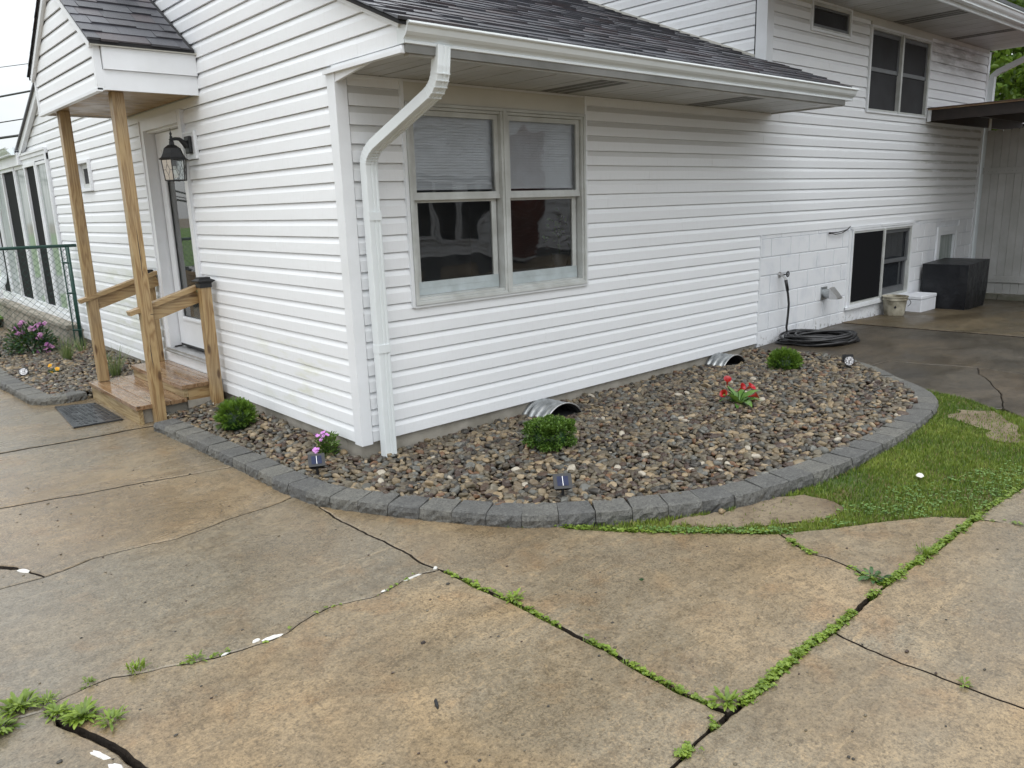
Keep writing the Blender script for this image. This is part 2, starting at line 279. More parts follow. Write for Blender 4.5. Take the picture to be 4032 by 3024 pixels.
# river stones
def stone_mat(name, usea):
    m = NT(name); r = m.attr('rnd') if usea else m.objrand()
    k = m.ramp(r, [(0, (.040, .036, .030)), (.10, (.105, .088, .062)), (.20, (.075, .060, .042)), (.30, (.135, .115, .080)), (.38, (.070, .045, .030)), (.46, (.155, .120, .078)), (.54, (.090, .088, .076)), (.60, (.195, .150, .090)), (.67, (.055, .036, .028)),
                   (.74, (.125, .125, .112)), (.80, (.26, .195, .115)), (.87, (.15, .080, .042)), (.900, (.30, .235, .15)), (.93, (.115, .095, .062)), (.990, (.40, .36, .29))], 'CONSTANT')
    v = m.n('ShaderNodeVectorMath'); m.l(m.pos, v.inputs[0]); cb = m.n('ShaderNodeCombineXYZ'); m.l(m.math('MULTIPLY', r, 50.0), cb.inputs[0]); m.l(cb.outputs[0], v.inputs[1])
    n = m.noise(v.outputs[0], 32, 5, .6, .8); k = m.mix(m.rng(n, .42, .68, 0, .5), k, m.mix(1, k, (.55, .52, .5), 'MULTIPLY')); k = m.mix(m.rng(n, .45, .3, 0, .35), k, (.30, .27, .22))
    k = m.mix(m.rng(m.noise(v.outputs[0], 160, 3), .55, .7, 0, .3), k, (.03, .03, .028))
    m.col(k); m.rough(m.rng(n, .3, .7, .30, .55)); m.b.inputs['Specular IOR Level'].default_value = .38; m.bump(m.noise(v.outputs[0], 90, 4), .3, .003); return m.m
M['stone_one'] = stone_mat('river_stone', True)
# galvanised
m = NT('galvanised_steel'); k = m.mix(m.rng(m.noise(m.pos, 14, 5, .6), .35, .65), (.30, .32, .33), (.50, .52, .53)); m.col(k); m.b.inputs['Metallic'].default_value = .85; m.rough(m.rng(m.noise(m.pos, 9, 3), .3, .7, .28, .5)); M['galv'] = m.m
M['alu'] = pm('dull_aluminium', (.62, .62, .62), (.5, .5, .5), 12, .35, metal=.8)
m = NT('painted_block_white'); k = m.mix(m.rng(m.noise(m.pos, 4, 5), .5, .7, 0, .6), (.80, .815, .84), (.64, .67, .72)); k = m.mix(1, k, m.mix(m.objrand(), (.97, .975, .98), (1, 1, 1)), 'MULTIPLY')
z_ = m.xyz()[2]; dm = m.math('MULTIPLY', m.rng(z_, -.02, .11, 1, 0), m.rng(m.noise(m.pos, 16, 5, .7), .52, .66)); k = m.mix(dm, k, (.20, .19, .16)); m.col(k); m.rough(.5); m.bump(m.noise(m.pos, 90, 4, .6), .45, .004); M['block'] = m.m
M['mortar'] = pm('painted_mortar', (.70, .72, .75), (.62, .64, .67), 12, .7, .4, 90)
def leaf_mat(name, a, b, rough=.42, tr=.25):
    m = NT(name); r = m.attr('rnd'); k = m.mix(r, a, b); k = m.mix(m.rng(m.noise(m.pos, 14, 3), .4, .7, 0, .45), k, tuple(x * .55 for x in a)); m.col(k); m.rough(rough)
    t = m.n('ShaderNodeBsdfTranslucent'); m.l(m.mix(.5, k, (.20, .30, .03)), t.inputs[0]); x = m.n('ShaderNodeMixShader'); x.inputs[0].default_value = tr; m.l(m.b.outputs[0], x.inputs[1]); m.l(t.outputs[0], x.inputs[2]); m.l(x.outputs[0], m.out.inputs[0]); return m.m
M['grass'] = leaf_mat('lawn_blade', (.070, .14, .014), (.34, .40, .075), .45, .3)
M['clover'] = leaf_mat('clover_leaf', (.07, .15, .03), (.20, .34, .09), .4, .25)
M['weed'] = leaf_mat('weed_leaf', (.11, .18, .018), (.26, .36, .05), .4, .3)
M['boxwood'] = leaf_mat('boxwood_leaf', (.028, .080, .012), (.17, .29, .045), .32, .25)
M['thuja'] = leaf_mat('thuja_spray', (.040, .10, .010), (.17, .29, .03), .5, .2)
M['calla'] = leaf_mat('broad_leaf', (.05, .14, .022), (.17, .32, .07), .28, .25)
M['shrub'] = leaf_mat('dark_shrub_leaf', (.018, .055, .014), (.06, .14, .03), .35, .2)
M['oat'] = leaf_mat('ornamental_grass', (.08, .14, .04), (.30, .34, .16), .5, .3)
M['dry'] = leaf_mat('dry_stem', (.16, .10, .04), (.32, .24, .11), .7, .2)
M['tree'] = leaf_mat('tree_leaf', (.05, .11, .012), (.17, .27, .035), .5, .35)
M['bark'] = pm('bark', (.07, .055, .04), (.035, .028, .02), 12, .9, .6, 30)
def petal(name, a, b, rough=.45): return leaf_mat(name, a, b, rough, .2)
M['red'] = petal('red_petal', (.40, .004, .015), (.62, .012, .035), .35); M['pink'] = petal('pink_petal', (.70, .22, .75), (.85, .45, .90)); M['yellow'] = petal('yellow_petal', (.85, .38, .01), (.95, .55, .02)); M['mauve'] = petal('mauve_petal', (.40, .10, .38), (.80, .42, .66))
M['foam'] = pm('white_foam', (.78, .80, .85), (.72, .74, .78), 8, .55, .2, 120)
M['pail'] = pm('dirty_white_pail', (.50, .47, .38), (.12, .10, .06), 7, .45)
M['tarp'] = pm('black_tarp', (.004, .005, .008), (.010, .011, .014), 4, .38, .6, 9, bd=.03)
M['fence_white'] = pm('grey_white_fence', (.52, .52, .51), (.42, .42, .40), 3, .5, .1, 30, objv=.1)
M['brick'] = pm('red_brick', (.22, .06, .04), (.13, .045, .035), 14, .8, .3, 60, objv=.4)
M['redfelt'] = pm('brown_roof_felt', (.09, .05, .04), (.06, .04, .035), 8, .8)
M['brick_wall'] = pm('far_red_brick', (.22, .07, .05), (.15, .05, .04), 14, .8)
M['street'] = pm('wet_street', (.26, .25, .25), (.2, .2, .2), 2, .35)
M['lawn_far'] = pm('far_lawn', (.07, .15, .02), (.12, .22, .035), 3, .8, .8, 30, bd=.03)
M['wire'] = pm('cable_black', (.012, .012, .012), None, 5, .5)
M['flap'] = pm('old_caulk', (.72, .71, .68), (.5, .49, .46), 30, .6, .5, 80)
M['ledge'] = pm('weathered_stone_ledge', (.34, .31, .26), (.20, .18, .14), 7, .8, .7, 30, bd=.01)
M['cell'] = pm('solar_cell_blue', (.010, .016, .05), (.016, .024, .065), 60, .45); M['cell'].node_tree.nodes['Principled BSDF'].inputs['Specular IOR Level'].default_value = .2
m = NT('lamp_lens'); k = m.ramp(m.vor(m.pos, 110).outputs['Distance'], [(0, (.9, .9, .92)), (.45, (.6, .6, .62)), (.6, (.15, .15, .16))]); m.col(k); m.rough(.15); M['lens'] = m.m
M['bulb'] = pm('frosted_bulb', (.85, .84, .80), None, 5, .3)

# ------------------------------------------------------------------ ground
def jag(pts, step=.028, amp=.006, closed=False, wob=.011):
    out = []
    n = len(pts)
    for i in range(n if closed else n - 1):
        a = Vector(pts[i]); b = Vector(pts[(i + 1) % n]); k = max(1, int((b - a).length / step))
        for j in range(k): out.append(a.lerp(b, j / k))
    if not closed: out.append(Vector(pts[-1]))
    r = []
    for p in out:
        q = Vector((p.x, p.y, 0)); d = noise.noise_vector(q * 23) * amp + noise.noise_vector(q * 5) * wob + noise.noise_vector(q * 62) * amp * .45
        r.append((p.x + d.x, p.y + d.y))
    return r
def gapw(x, y):                                    # crack width at a place
    w = .007 + .005 * noise.noise(Vector((x * 4, y * 4, 1)))
    if abs(y + 3.17) < .12 and -1.2 < x < 2.0: w = .024 if x < .75 else .018
    if abs(y + 3.19) < .12 and x < -.56: w = .012
    if abs(x + .53) < .10 and -3.2 < y < -.5: w = .012 if y > -1.6 else .022
    if abs(x - .75) < .15 and y < -2.4: w = .012
    if abs(x - .185) < .06 and y < -3.2: w = .011
    if y > -.05 and y < .4 and x < -1.95: w = .035
    if abs(x + 2.13) < .2 and y < -1.55: w = .030
    if y > 2 and x < -.6: w = .042
    if y > .6 and y < 1.1: w = .024 + .014 * noise.noise(Vector((x * 2, 7, 1)))
    if abs(y + .22) < .08: w = .013
    return w
def slab(name, poly, mat, parent, dz=0, thick=.06, bis=(-.7,)):
    P = jag(poly, closed=True); n = len(P)
    area = sum(P[i][0] * P[(i + 1) % n][1] - P[(i + 1) % n][0] * P[i][1] for i in range(n))
    if area < 0: P = P[::-1]
    def off(d0):
        o = []
        for i in range(n):
            a = Vector(P[i - 1]); b = Vector(P[(i + 1) % n]); t = (b - a)
            if t.length < 1e-6: o.append(P[i]); continue
            t.normalize(); nn = Vector((-t.y, t.x)); w = gapw(*P[i]) / 2 + d0; o.append((P[i][0] + nn.x * w, P[i][1] + nn.y * w))
        return o
    A = off(0); B = off(.006); bm = bmesh.new()
    va = [bm.verts.new((x, y, G(x) + dz - .0045)) for x, y in A]; vb = [bm.verts.new((x, y, G(x) + dz)) for x, y in B]; vc = [bm.verts.new((x, y, G(x) + dz - thick)) for x, y in A]
    for i in range(n):
        j = (i + 1) % n; bm.faces.new((va[i], va[j], vb[j], vb[i])); bm.faces.new((vc[i], vc[j], va[j], va[i])).material_index = 1
    tri = geometry.tessellate_polygon([[Vector((x, y, 0)) for x, y in B]])
    for t in tri:
        try:
            f = bm.faces.new([vb[i] for i in t]); f.normal_update()
            if f.normal.z < 0: f.normal_flip()
        except ValueError: pass
    for bx in bis:
        bmesh.ops.bisect_plane(bm, geom=bm.verts[:] + bm.edges[:] + bm.faces[:], plane_co=(bx, 0, 0), plane_no=(1, 0, 0))
        for v in bm.verts:
            if abs(v.co.x - bx) < 1e-4 and v.co.z > G(bx) + dz - .003: v.co.z = G(v.co.x) + dz
    me = bpy.data.meshes.new(name); bm.to_mesh(me); bm.free(); me.materials.append(mat); me.materials.append(M['soil'])
    return link(name, me, mat, parent)
# soil sheet reaching far
def sheet(name, x0, x1, y0, y1, mat, dz, nx=None, parent=None):
    xs = sorted(set([x0, x1] + [v for v in (-.7, 5, 6.6, 11) if x0 < v < x1])); mb = MB()
    for a, b in zip(xs, xs[1:]): mb.add([(a, y0, G(a) + dz), (b, y0, G(b) + dz), (b, y1, G(b) + dz), (a, y1, G(a) + dz)], [(0, 1, 2, 3)])
    return mb.build(name, mat, parent)
ground = sheet('ground', -300, 300, -300, 300, M['dirt'], -.14); tag(ground, kind='structure')
drive = sheet('driveway', -8, 2.6, -9, 6.5, M['soil'], -.085); tag(drive, kind='structure')
C1 = [(-.56, -.4), (-.576, -.597), (-.577, -.849), (-.564, -1.134), (-.555, -1.311), (-.567, -1.442), (-.552, -1.581)]
C1b = [(-.552, -1.581), (-.539, -1.715), (-.536, -1.855), (-.522, -1.998), (-.514, -2.187), (-.519, -2.349), (-.512, -2.478), (-.509, -2.613), (-.523, -2.738), (-.524, -2.961), (-.513, -3.163)]
C2a = [(-.513, -3.163), (-.335, -3.171), (-.161, -3.158), (.026, -3.159), (.21, -3.172)]
C2b = [(.21, -3.172), (.441, -3.166), (.695, -3.161)]
C2c = [(.695, -3.161), (.892, -3.177), (1.117, -3.187), (1.381, -3.192), (1.70, -3.20)]
C2d = [(1.70, -3.20), (1.9, -3.2), (2.31, -3.24)]
C2z = [(-8, -3.3), (-3, -3.25), (-1.2, -3.2), (-.853, -3.19), (-.667, -3.167), (-.513, -3.163)]
C3 = [(.868, -2.564), (.812, -2.681), (.763, -2.783), (.781, -2.854), (.769, -2.937), (.743, -3.026), (.716, -3.095), (.695, -3.161)]
C4 = [(.21, -3.172), (.182, -3.323), (.17, -3.453), (.184, -3.559), (.19, -3.763), (.194, -3.84), (.2, -5), (.2, -9)]
C5 = [(1.70, -3.20), (1.691, -3.233), (1.729, -3.31), (1.75, -3.45), (1.8, -4.2), (1.8, -9)]
C6 = [(-.552, -1.581), (-.645, -1.552), (-.737, -1.551), (-.843, -1.578), (-.929, -1.576), (-.998, -1.552), (-1.104, -1.523), (-1.196, -1.531), (-1.29, -1.568), (-1.354, -1.595), (-1.425, -1.593), (-1.541, -1.578), (-1.637, -1.555), (-1.728, -1.529), (-1.816, -1.48), (-1.892, -1.458), (-1.977, -1.411), (-2.039, -1.407), (-2.166, -1.419), (-2.214, -1.45)]
C6b = [(-2.214, -1.45), (-2.305, -1.439), (-2.45, -1.42), (-3, -1.4), (-8, -1.3)]
C7 = [(-2.214, -1.45), (-2.19, -1.574), (-2.137, -1.732), (-2.093, -1.831), (-2.069, -1.92), (-2.06, -2.021), (-2.0, -2.3), (-1.9, -2.8), (-1.8, -3.21)]
C8 = [(-2.9, .9), (-2.5, .45), (-2.126, .065), (-2.041, -.054), (-2.001, -.146), (-1.969, -.248)]
C8a = [(-8, -.26), (-3, -.25), (-2.173, -.23), (-2.035, -.246), (-1.969, -.248)]
C8b = [(-1.969, -.248), (-1.878, -.236), (-1.75, -.195), (-1.598, -.204), (-1.456, -.219), (-1.334, -.256), (-1.168, -.227), (-1.015, -.188), (-.8, -.186), (-.56, -.14)]
C9 = [(-8, 2.5), (-3, 2.45), (-1.793, 2.361), (-1.133, 2.289), (-.979, 2.287), (-.848, 2.292), (-.5, 2.24)]
C10 = [(-2.9, 1.05), (-1.974, 1.021), (-1.71, .961), (-1.513, .9), (-1.288, .867), (-.869, .77), (-.5, .68)]
GE = [(-.2, -1.0), (.10, -1.47), (.244, -1.795), (.404, -2.006), (.565, -2.209), (.733, -2.401), (.868, -2.564)]
GE2 = [(.868, -2.564), (1.133, -2.74), (1.375, -2.893), (1.605, -3.055), (1.70, -3.20)]
r = lambda q: q[::-1]
cs = lambda poly: slab('concrete_slab', poly, M['conc'], drive)
cs([(-8, 6.4)] + C9[:] + [(-.5, 6.4)])
cs(r(C9) + [(-8, 1.1)] + C10 + [])
cs(r(C10) + [(-2.9, .9)] + C8[1:] + C8b[1:] + [(-.5, .3)])
cs([(-8, 1.1), (-2.9, 1.05), (-2.9, .9)] + C8[1:] + r(C8a)[1:])
cs(C8a + C8b[1:] + C1 + C6[1:] + C6b[1:])
cs(r(C6) + [] + C1b[1:] + r(C2z)[1:3] + [(-1.8, -3.21)] + r(C7)[1:-1])
cs(r(C6b)[:] + C7[1:] + [(-8, -3.3)])
cs([(-.56, -.4)] + C1[1:] + C1b[1:] + C2a[1:] + C2b[1:] + r(C3)[1:] + r(GE)[1:])
cs(C3 + C2c[1:] + r(GE2)[1:-1])
cs(C2z[:] + C2a[1:] + C4[1:] + [(-8, -9)])
cs(r(C4) + C2b[1:] + C2c[1:] + C5[1:])
cs(r(C5) + C2d[1:] + [(2.9, -3.45), (3.6, -3.9), (6, -5), (6, -9)])
# walk and patio on the right
walk = sheet('walkway', 4.87, 8, -9, -.02, M['soil'], -.022); tag(walk, kind='structure')
AG = [(4.45, -1.45), (4.145, -1.85), (4.03, -2.338), (3.846, -2.61), (3.723, -2.839), (3.6, -3.3), (3.4, -4.2)]
K1 = [(4.62, -1.30), (4.971, -1.356), (5.05, -1.7), (5.156, -2.065)]; K1b = [(5.156, -2.065), (5.103, -2.447), (5.2, -3.4), (5.3, -9)]
K2 = [(5.156, -2.065), (4.9, -2.16), (4.786, -2.258), (4.30, -2.52), (3.9, -2.65)]
slab('walk_slab', [(4.62, -1.30), (4.79, -.85), (4.78, -.02), (6.75, -.02), (6.80, -.7), (6.95, -1.95), (7.2, -5), (7.4, -9)] + r(K1b)[:] + r(K1)[1:] , M['asphalt'], walk, dz=-.002, bis=(5, 6.6))
slab('walk_slab', K1 + K2[1:] + r(AG)[3:], M['asphalt'], walk, dz=-.004, bis=(5,))
slab('walk_slab', K2 + r(AG)[:4][::-1][1:] + [(3.4, -9), (5.3, -9)] + r(K1b)[1:-1], M['asphalt'], walk, dz=-.004, bis=(5,))
patio = sheet('patio', 6.7, 14, -9, -.02, M['soil'], -.04); tag(patio, kind='structure')
slab('patio_slab', [(6.77, -.02), (6.82, -.7), (6.97, -1.95), (7.22, -5), (7.42, -9), (14, -9), (14, -.02)], M['patio'], patio, dz=.008, bis=(11,))

# ------------------------------------------------------------------ the house
house = empty('house', (0, 0, 0)); tag(house, 'white vinyl sided split level house with a lower front wing and dark shingle roof', 'house')
e = .1143
PROF = [(.000, .0), (.0195, .0), (.0180, .62 * e), (.0045, .945 * e), (-.0015, .948 * e), (-.0015, 1.02 * e)]
def prof_clip(za, zb):
    out = []
    P = PROF
    def at(z):
        for (o0, z0), (o1, z1) in zip(P[1:], P[2:]):
            if z0 <= z <= z1 + 1e-9: return (o0 + (o1 - o0) * (z - z0) / (z1 - z0), z)
        return (P[-1][0], z)
    if za <= 1e-6: out += [P[0], P[1]]
    else: out += [(.001, za), at(za)]
    for q in P[2:5]:
        if za + 1e-4 < q[1] < zb - 1e-4: out.append(q)
    out.append(at(zb) if zb < e - 1e-6 else P[-1]); return out
def siding(fn, z0, n, lim, openings, mat, parent, seams=3.3, seed=1):
    rr = random.Random(seed)
    for i in range(n):
        zb = z0 + i * e; zt = zb + e; brk = sorted(set([0., e] + [min(max(o[k] - zb, 0), e) for o in openings for k in (2, 3)]))
        cells = []
        for a, b in zip(brk, brk[1:]):
            if b - a < .008: continue
            zm = zb + (a + b) / 2; iv = [lim(zb + a) + lim(zb + b)]
            iv = [(iv[0][0], iv[0][2], iv[0][1], iv[0][3])]              # s0bottom,s0top,s1bottom,s1top
            for o in openings:
                if o[2] < zm < o[3]:
                    nv = []
                    for (p, q, s_, t_) in iv:
                        if o[0] > min(p, q) and o[0] < max(s_, t_): nv.append((p, q, o[0], o[0]))
                        if o[1] < max(s_, t_) and o[1] > min(p, q): nv.append((o[1], o[1], s_, t_))
                        if o[0] >= max(s_, t_) or o[1] <= min(p, q): nv.append((p, q, s_, t_))
                    iv = nv
            for v in iv:
                if max(v[2], v[3]) - min(v[0], v[1]) < .02: continue
                cells.append((a, b, v))
        off0 = rr.uniform(0, seams)
        for (a, b, (p, q, s_, t_)) in cells:
            lo = (p + q) / 2; hi = (s_ + t_) / 2; cuts = []; c = off0 + math.floor((lo - off0) / seams) * seams + seams
            while c < hi - .25:
                if c > lo + .25: cuts.append(c)
                c += seams
            edges = [(p, q)] + [(c, c) for c in cuts] + [(s_, t_)]; pr = prof_clip(a, b)
            for k, (E0, E1) in enumerate(zip(edges, edges[1:])):
                up = .0012 * (k % 2); ov = .012 if k % 2 else 0; mb = MB(); m_ = len(pr); wv = rr.uniform(-.0012, .0012)
                def sAt(E, z, d): return E[0] + (E[1] - E[0]) * ((z - a) / (b - a)) + d
                vs = [fn(sAt(E0, z, -ov if k else 0), o + up, zb + z + (wv if o > .002 and z < .01 else 0)) for o, z in pr] + [fn(sAt(E1, z, ov if k < len(edges) - 2 else 0), o + up, zb + z + (wv if o > .002 and z < .01 else 0)) for o, z in pr]
                fs = [(j, j + 1, m_ + j + 1, m_ + j) for j in range(m_ - 1)] + [tuple(range(m_)), tuple(range(2 * m_ - 1, m_ - 1, -1))]
                mb.add(vs, fs); mb.build('siding_panel', mat, parent)
fF = lambda s, o, z: (s, .0195 - o, z)                # front wall (faces -y)
fL = lambda s, o, z: (.0195 - o, s, z)                # gable wall (faces -x)
fU = lambda s, o, z: (4.85 + .0195 - o, s, z)         # upper storey side wall
RS = .4167; RZ = lambda y: 2.488 + RS * (y + .716)     # rake underside line
def limF(z): return (.085, 10.95)
op_front = [(.47, 2.215, .87, 2.5), (4.885, 12, -1, 10 * e), (-1, 4.95, 2.36, 9), (5.68, 6.57, 3.22, 3.6), (7.07, 8.83, 2.47, 3.8), (-1, 4.86, 2.34, 9)]
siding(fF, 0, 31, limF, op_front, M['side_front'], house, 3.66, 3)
def limL(z):
    if z < 2.37: return (.085, 8.75)
    return (-.72 + max(0, (z - RZ(-.72)) / RS) , 8.66 - max(0, (z - 2.50) / .4167))
op_left = [(2.53, 3.62, .24, 2.40), (5.47, 5.97, 1.83, 2.18), (7.34, 13, -1, 2.42), (2.285, 2.53, 1.985, 2.215), (2.16, 4.0, 2.50, 2.70)]
siding(fL, 0, 41, limL, op_left, M['side_left'], house, 3.2, 5)
siding(fU, 2.745, 18, lambda z: (.112, max(.113, (z - 2.86) / RS + .02)), [], M['side_up'], house, 3.66, 9)
def part(name, mat, *boxes, parent=house, bev=0, smooth=False):
    mb = MB()
    for b in boxes: mb.box(*b, bev=bev)
    return mb.build(name, mat, parent)
# sheathing behind the siding
wall = MB()
for (a, b, c, d) in [(.02, .5, -.02, 2.6), (2.19, 4.9, -.02, 2.6), (.5, 2.19, -.02, .9), (.5, 2.19, 2.2, 2.6), (4.9, 10.98, -.2, 1.13)]: pass
for (a, b, c, d) in [(.03, .5, .0, 2.5), (2.19, 4.85, .0, 2.5), (.5, 2.19, .0, .9), (.5, 2.19, 2.2, 2.5), (4.85, 10.96, 1.14, 3.56)]: wall.box(a, b, .026, .14, c, d)
for (a, b, c, d) in [(.016, 2.6, .0, 2.5), (3.55, 8.9, .0, 2.5), (2.6, 3.55, 2.32, 2.5), (2.6, 3.55, 0, .24)]: wall.box(.026, .15, a + .125, b, c, d)
wall.build('wall_sheathing', M['dark'], house)
g = MB(); g.extr([(-.70, 2.40), (8.6, 2.40), (3.99, 4.42)], lambda p, s: (s, p[0], p[1]), .026, .10); g.build('gable_sheathing', M['dark'], house)
MB().box(4.878, 4.98, .05, 6, 2.5, 6.5).build('upper_wall_sheathing', M['dark'], house)
part('foundation', M['found'], (.03, 4.88, .025, .25, -.6, .012), (.026, .25, .25, 7.3, -.6, .012))
# corner posts
part('corner_post', M['white'], (-.006, .078, -.006, .02, -.012, 2.352), (-.006, .02, .02, .086, -.012, 2.352))
part('corner_post', M['white'], (4.83, 4.955, -.006, .02, 2.55, 3.52), (4.83, 4.862, .02, .115, 2.7, 6.5))
part('corner_post', M['white'], (10.95, 11.03, -.006, .10, -.15, 3.5))
part('trim_strip', M['white'], (4.872, 4.892, -.008, .02, .0, 10 * e))
part('trim_strip', M['white'], (.03, 4.9, -.004, .016, 2.335, 2.353))
# painted block wall (each block its own piece)
blk = MB()
for q_ in [(4.90, 6.955, -.4, 10 * e), (8.675, 9.60, -.4, 10 * e), (10.38, 10.96, -.4, 10 * e), (6.955, 8.675, -.4, .19), (6.955, 8.675, 1.085, 10 * e), (9.60, 10.38, -.4, .25), (9.6, 10.38, 1.02, 10 * e)]: blk.box(q_[0], q_[1], .0125, .25, q_[2], q_[3])
blk = blk.build('block_wall', M['mortar'], house)
bw, bh = .397, .19; zt = 10 * e - .045; ws = [(6.93, 8.70, .165), (9.57, 10.42, .3)]
row = 0
while zt > -.3:
    z1 = zt; z0 = zt - bh; x = 4.905 + (0 if row % 2 else -.2)
    while x < 10.96:
        a = max(x, 4.905) + .004; b = min(x + bw, 10.965) - .004
        segs = [(a, b)]
        for (wa, wb, wz) in ws:
            if z1 > wz + .02:
                segs = [s for (p, q) in segs for s in ((p, min(q, wa)), (max(p, wb), q)) if s[1] - s[0] > .03] if z0 < 1.1 else segs
        for p, q in segs: MB().box(p, q, .005 + random.uniform(-.001, .001), .02, z0 + .004, z1 - .004, bev=.003).build('block', M['block'], blk)
        x += bw + .006
    zt -= bh + .006; row += 1
for x0 in np.arange(4.905, 10.9, .403): 
    if not (6.8 < x0 < 8.6): MB().box(x0 + .003, min(x0 + .4, 10.96), .006, .03, 10 * e - .041, 10 * e - .003).build('block', M['block'], blk)
# soffit, fascia, gutter of the wing
SZ = 2.355
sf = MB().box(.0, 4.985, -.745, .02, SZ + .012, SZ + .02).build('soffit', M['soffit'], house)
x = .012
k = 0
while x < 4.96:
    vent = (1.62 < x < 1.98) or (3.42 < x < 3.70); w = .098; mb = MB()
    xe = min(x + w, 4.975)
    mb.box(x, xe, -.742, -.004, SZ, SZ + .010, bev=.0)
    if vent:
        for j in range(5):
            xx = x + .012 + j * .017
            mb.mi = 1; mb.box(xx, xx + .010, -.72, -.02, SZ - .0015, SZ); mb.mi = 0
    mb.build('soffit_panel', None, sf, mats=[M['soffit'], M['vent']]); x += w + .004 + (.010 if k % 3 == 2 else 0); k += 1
part('fascia', M['fascia_shade'], (.0, 4.985, -.765, -.747, SZ - .004, 2.47)); part('soffit_trim', M['soffit'], (.03, 4.975, -.746, -.700, SZ - .014, SZ - .001), (4.960, 4.984, -.74, -.01, SZ - .012, SZ + .09))
GP = [(-.767, 2.50), (-.767, 2.395), (-.826, 2.395), (-.832, 2.398), (-.832, 2.410), (-.826, 2.413), (-.834, 2.424), (-.850, 2.436), (-.862, 2.450), (-.868, 2.466), (-.872, 2.480), (-.884, 2.484), (-.888, 2.490), (-.886, 2.499), (-.878, 2.502), (-.866, 2.500), (-.862, 2.470), (-.845, 2.444), (-.820, 2.420), (-.816, 2.402), (-.776, 2.402), (-.776, 2.50)]
def shiftp(P, dy, dz): return [(y + dy, z + dz) for y, z in P]
gx0, gx1 = -.012, 5.12
g = MB(); g.extr(shiftp(GP, .06, 0), lambda p, s: (s, p[0], p[1]), gx0, gx1)
for xx in (gx0, gx1 - .002): g.extr(shiftp([GP[i] for i in range(14)], .06, 0), lambda p, s: (s, p[0], p[1]), xx - .001, xx + .002)
g.build('gutter', M['white_metal'], house)
# gable return trim and rake board
part('return_trim', M['white'], (-.026, .006, -.752, .098, SZ - .006, SZ + .016), (-.016, .004, -.752, .0, SZ + .016, SZ + .034))
rk = MB(); n_ = Vector((0, -RS, 1)).normalized(); d_ = Vector((0, 1, RS)).normalized()
rk.beam(Vector((-.010, -.745, RZ(-.745) + .016)), Vector((-.010, 3.99, RZ(3.99) + .016)), .030, .036, n_); rk.build('rake_board', M['white'], house)
rk = MB(); rk.beam(Vector((-.028, -.76, RZ(-.76) + .028)), Vector((-.028, 3.99, RZ(3.99) + .028)), .010, .018, n_); rk.build('rake_moulding', M['white'], house)
rk = MB(); rk.beam(Vector((-.03, 8.72, 2.47)), Vector((-.03, 3.99, RZ(3.99) + .03)), .05, .11, Vector((0, RS, 1))); rk.build('rake_board', M['white'], house)
# roofs
def shingle_roof(root, org, ux, up, width, length, mat, seed, maxparts=280, deck=True, expo=.143, wmin=.13, wmax=.30, name='shingle', lam=True, clip=None):
    rr = random.Random(seed); org = Vector(org); ux = Vector(ux).normalized(); up = Vector(up).normalized(); nn = ux.cross(up).normalized()
    if nn.z < 0: nn = -nn
    pcs = []; rows = int(length / expo) + 1
    for i in range(rows):
        s = -rr.uniform(0, wmax)
        while s < width:
            w = rr.uniform(wmin, wmax); a = max(s, 0); b = min(s + w, width); s += w
            if b - a < .02: continue
            t0 = i * expo + (rr.choice([0, 0, .012]) if lam else 0); t1 = (i + 1) * expo + .02; hh = .012 + rr.choice([0, .006]) * lam
            if clip and not clip((a + b) / 2, i * expo): continue
            P = [(a + .001, t0, .001), (b - .001, t0, .001), (b - .001, t0, hh), (a + .001, t0, hh), (b - .001, t1, .004), (a + .001, t1, .004)]
            V = [org + ux * p[0] + up * p[1] + nn * p[2] for p in P]; pcs.append(((V[0] - CAM).length, V, rr.random()))
    pcs.sort(key=lambda q: q[0]); F = [(0, 1, 2, 3), (3, 2, 4, 5), (1, 4, 2, 2), (0, 3, 5, 5)]
    F = [(0, 1, 2, 3), (3, 2, 4, 5)]; T = [(1, 4, 2), (0, 3, 5)]
    def mk(lst, nm):
        vs = []; fs = []; at = []
        for _, V, q in lst:
            b = len(vs); vs += [tuple(v) for v in V]; fs += [tuple(b + j for j in f) for f in F + T]; at += [q] * 6
        me = bpy.data.meshes.new(nm); me.from_pydata(vs, [], fs); me.update(); a_ = me.attributes.new('rnd', 'FLOAT', 'POINT'); a_.data.foreach_set('value', at); return link(nm, me, mat, root)
    for q in pcs[:maxparts]: mk([q], name)
    if pcs[maxparts:]: tag(mk(pcs[maxparts:], name + 's'), kind='stuff')
EY = -.80; RZs = lambda y: RZ(y) + .046
rf = MB(); rf.extr([(EY, RZs(EY) - .02), (3.99, RZs(3.99) - .02), (3.99, RZs(3.99)), (EY, RZs(EY))], lambda p, s: (s, p[0], p[1]), -.06, 4.86)
rf.extr([(EY, RZs(EY) - .02), (.0, RZs(0) - .02), (.0, RZs(0)), (EY, RZs(EY))], lambda p, s: (s, p[0], p[1]), 4.86, 5.02)
roof = rf.build('roof', M['roofdeck'], house)
shingle_roof(roof, (-.075, EY - .012, RZs(EY)), (1, 0, 0), (0, 1, RS), 5.1, 5.3, M['shingle'], 4, 290, clip=lambda s, t: s < 4.92 or t < .82)
rf2 = MB(); rf2.extr([(8.80, 2.49), (3.99, RZs(3.99) - .02), (3.99, RZs(3.99)), (8.80, 2.51)], lambda p, s: (s, p[0], p[1]), -.085, 4.86); rf2.build('rear_roof', M['shingle'], house)
# flashing line along upper wall
fl = MB(); fl.beam((4.835, .12, RZs(.12) + .022), (4.835, 4.4, RZs(4.4) + .022), .02, .022, n_); fl.build('roof_flashing', M['trim_tan'], house)
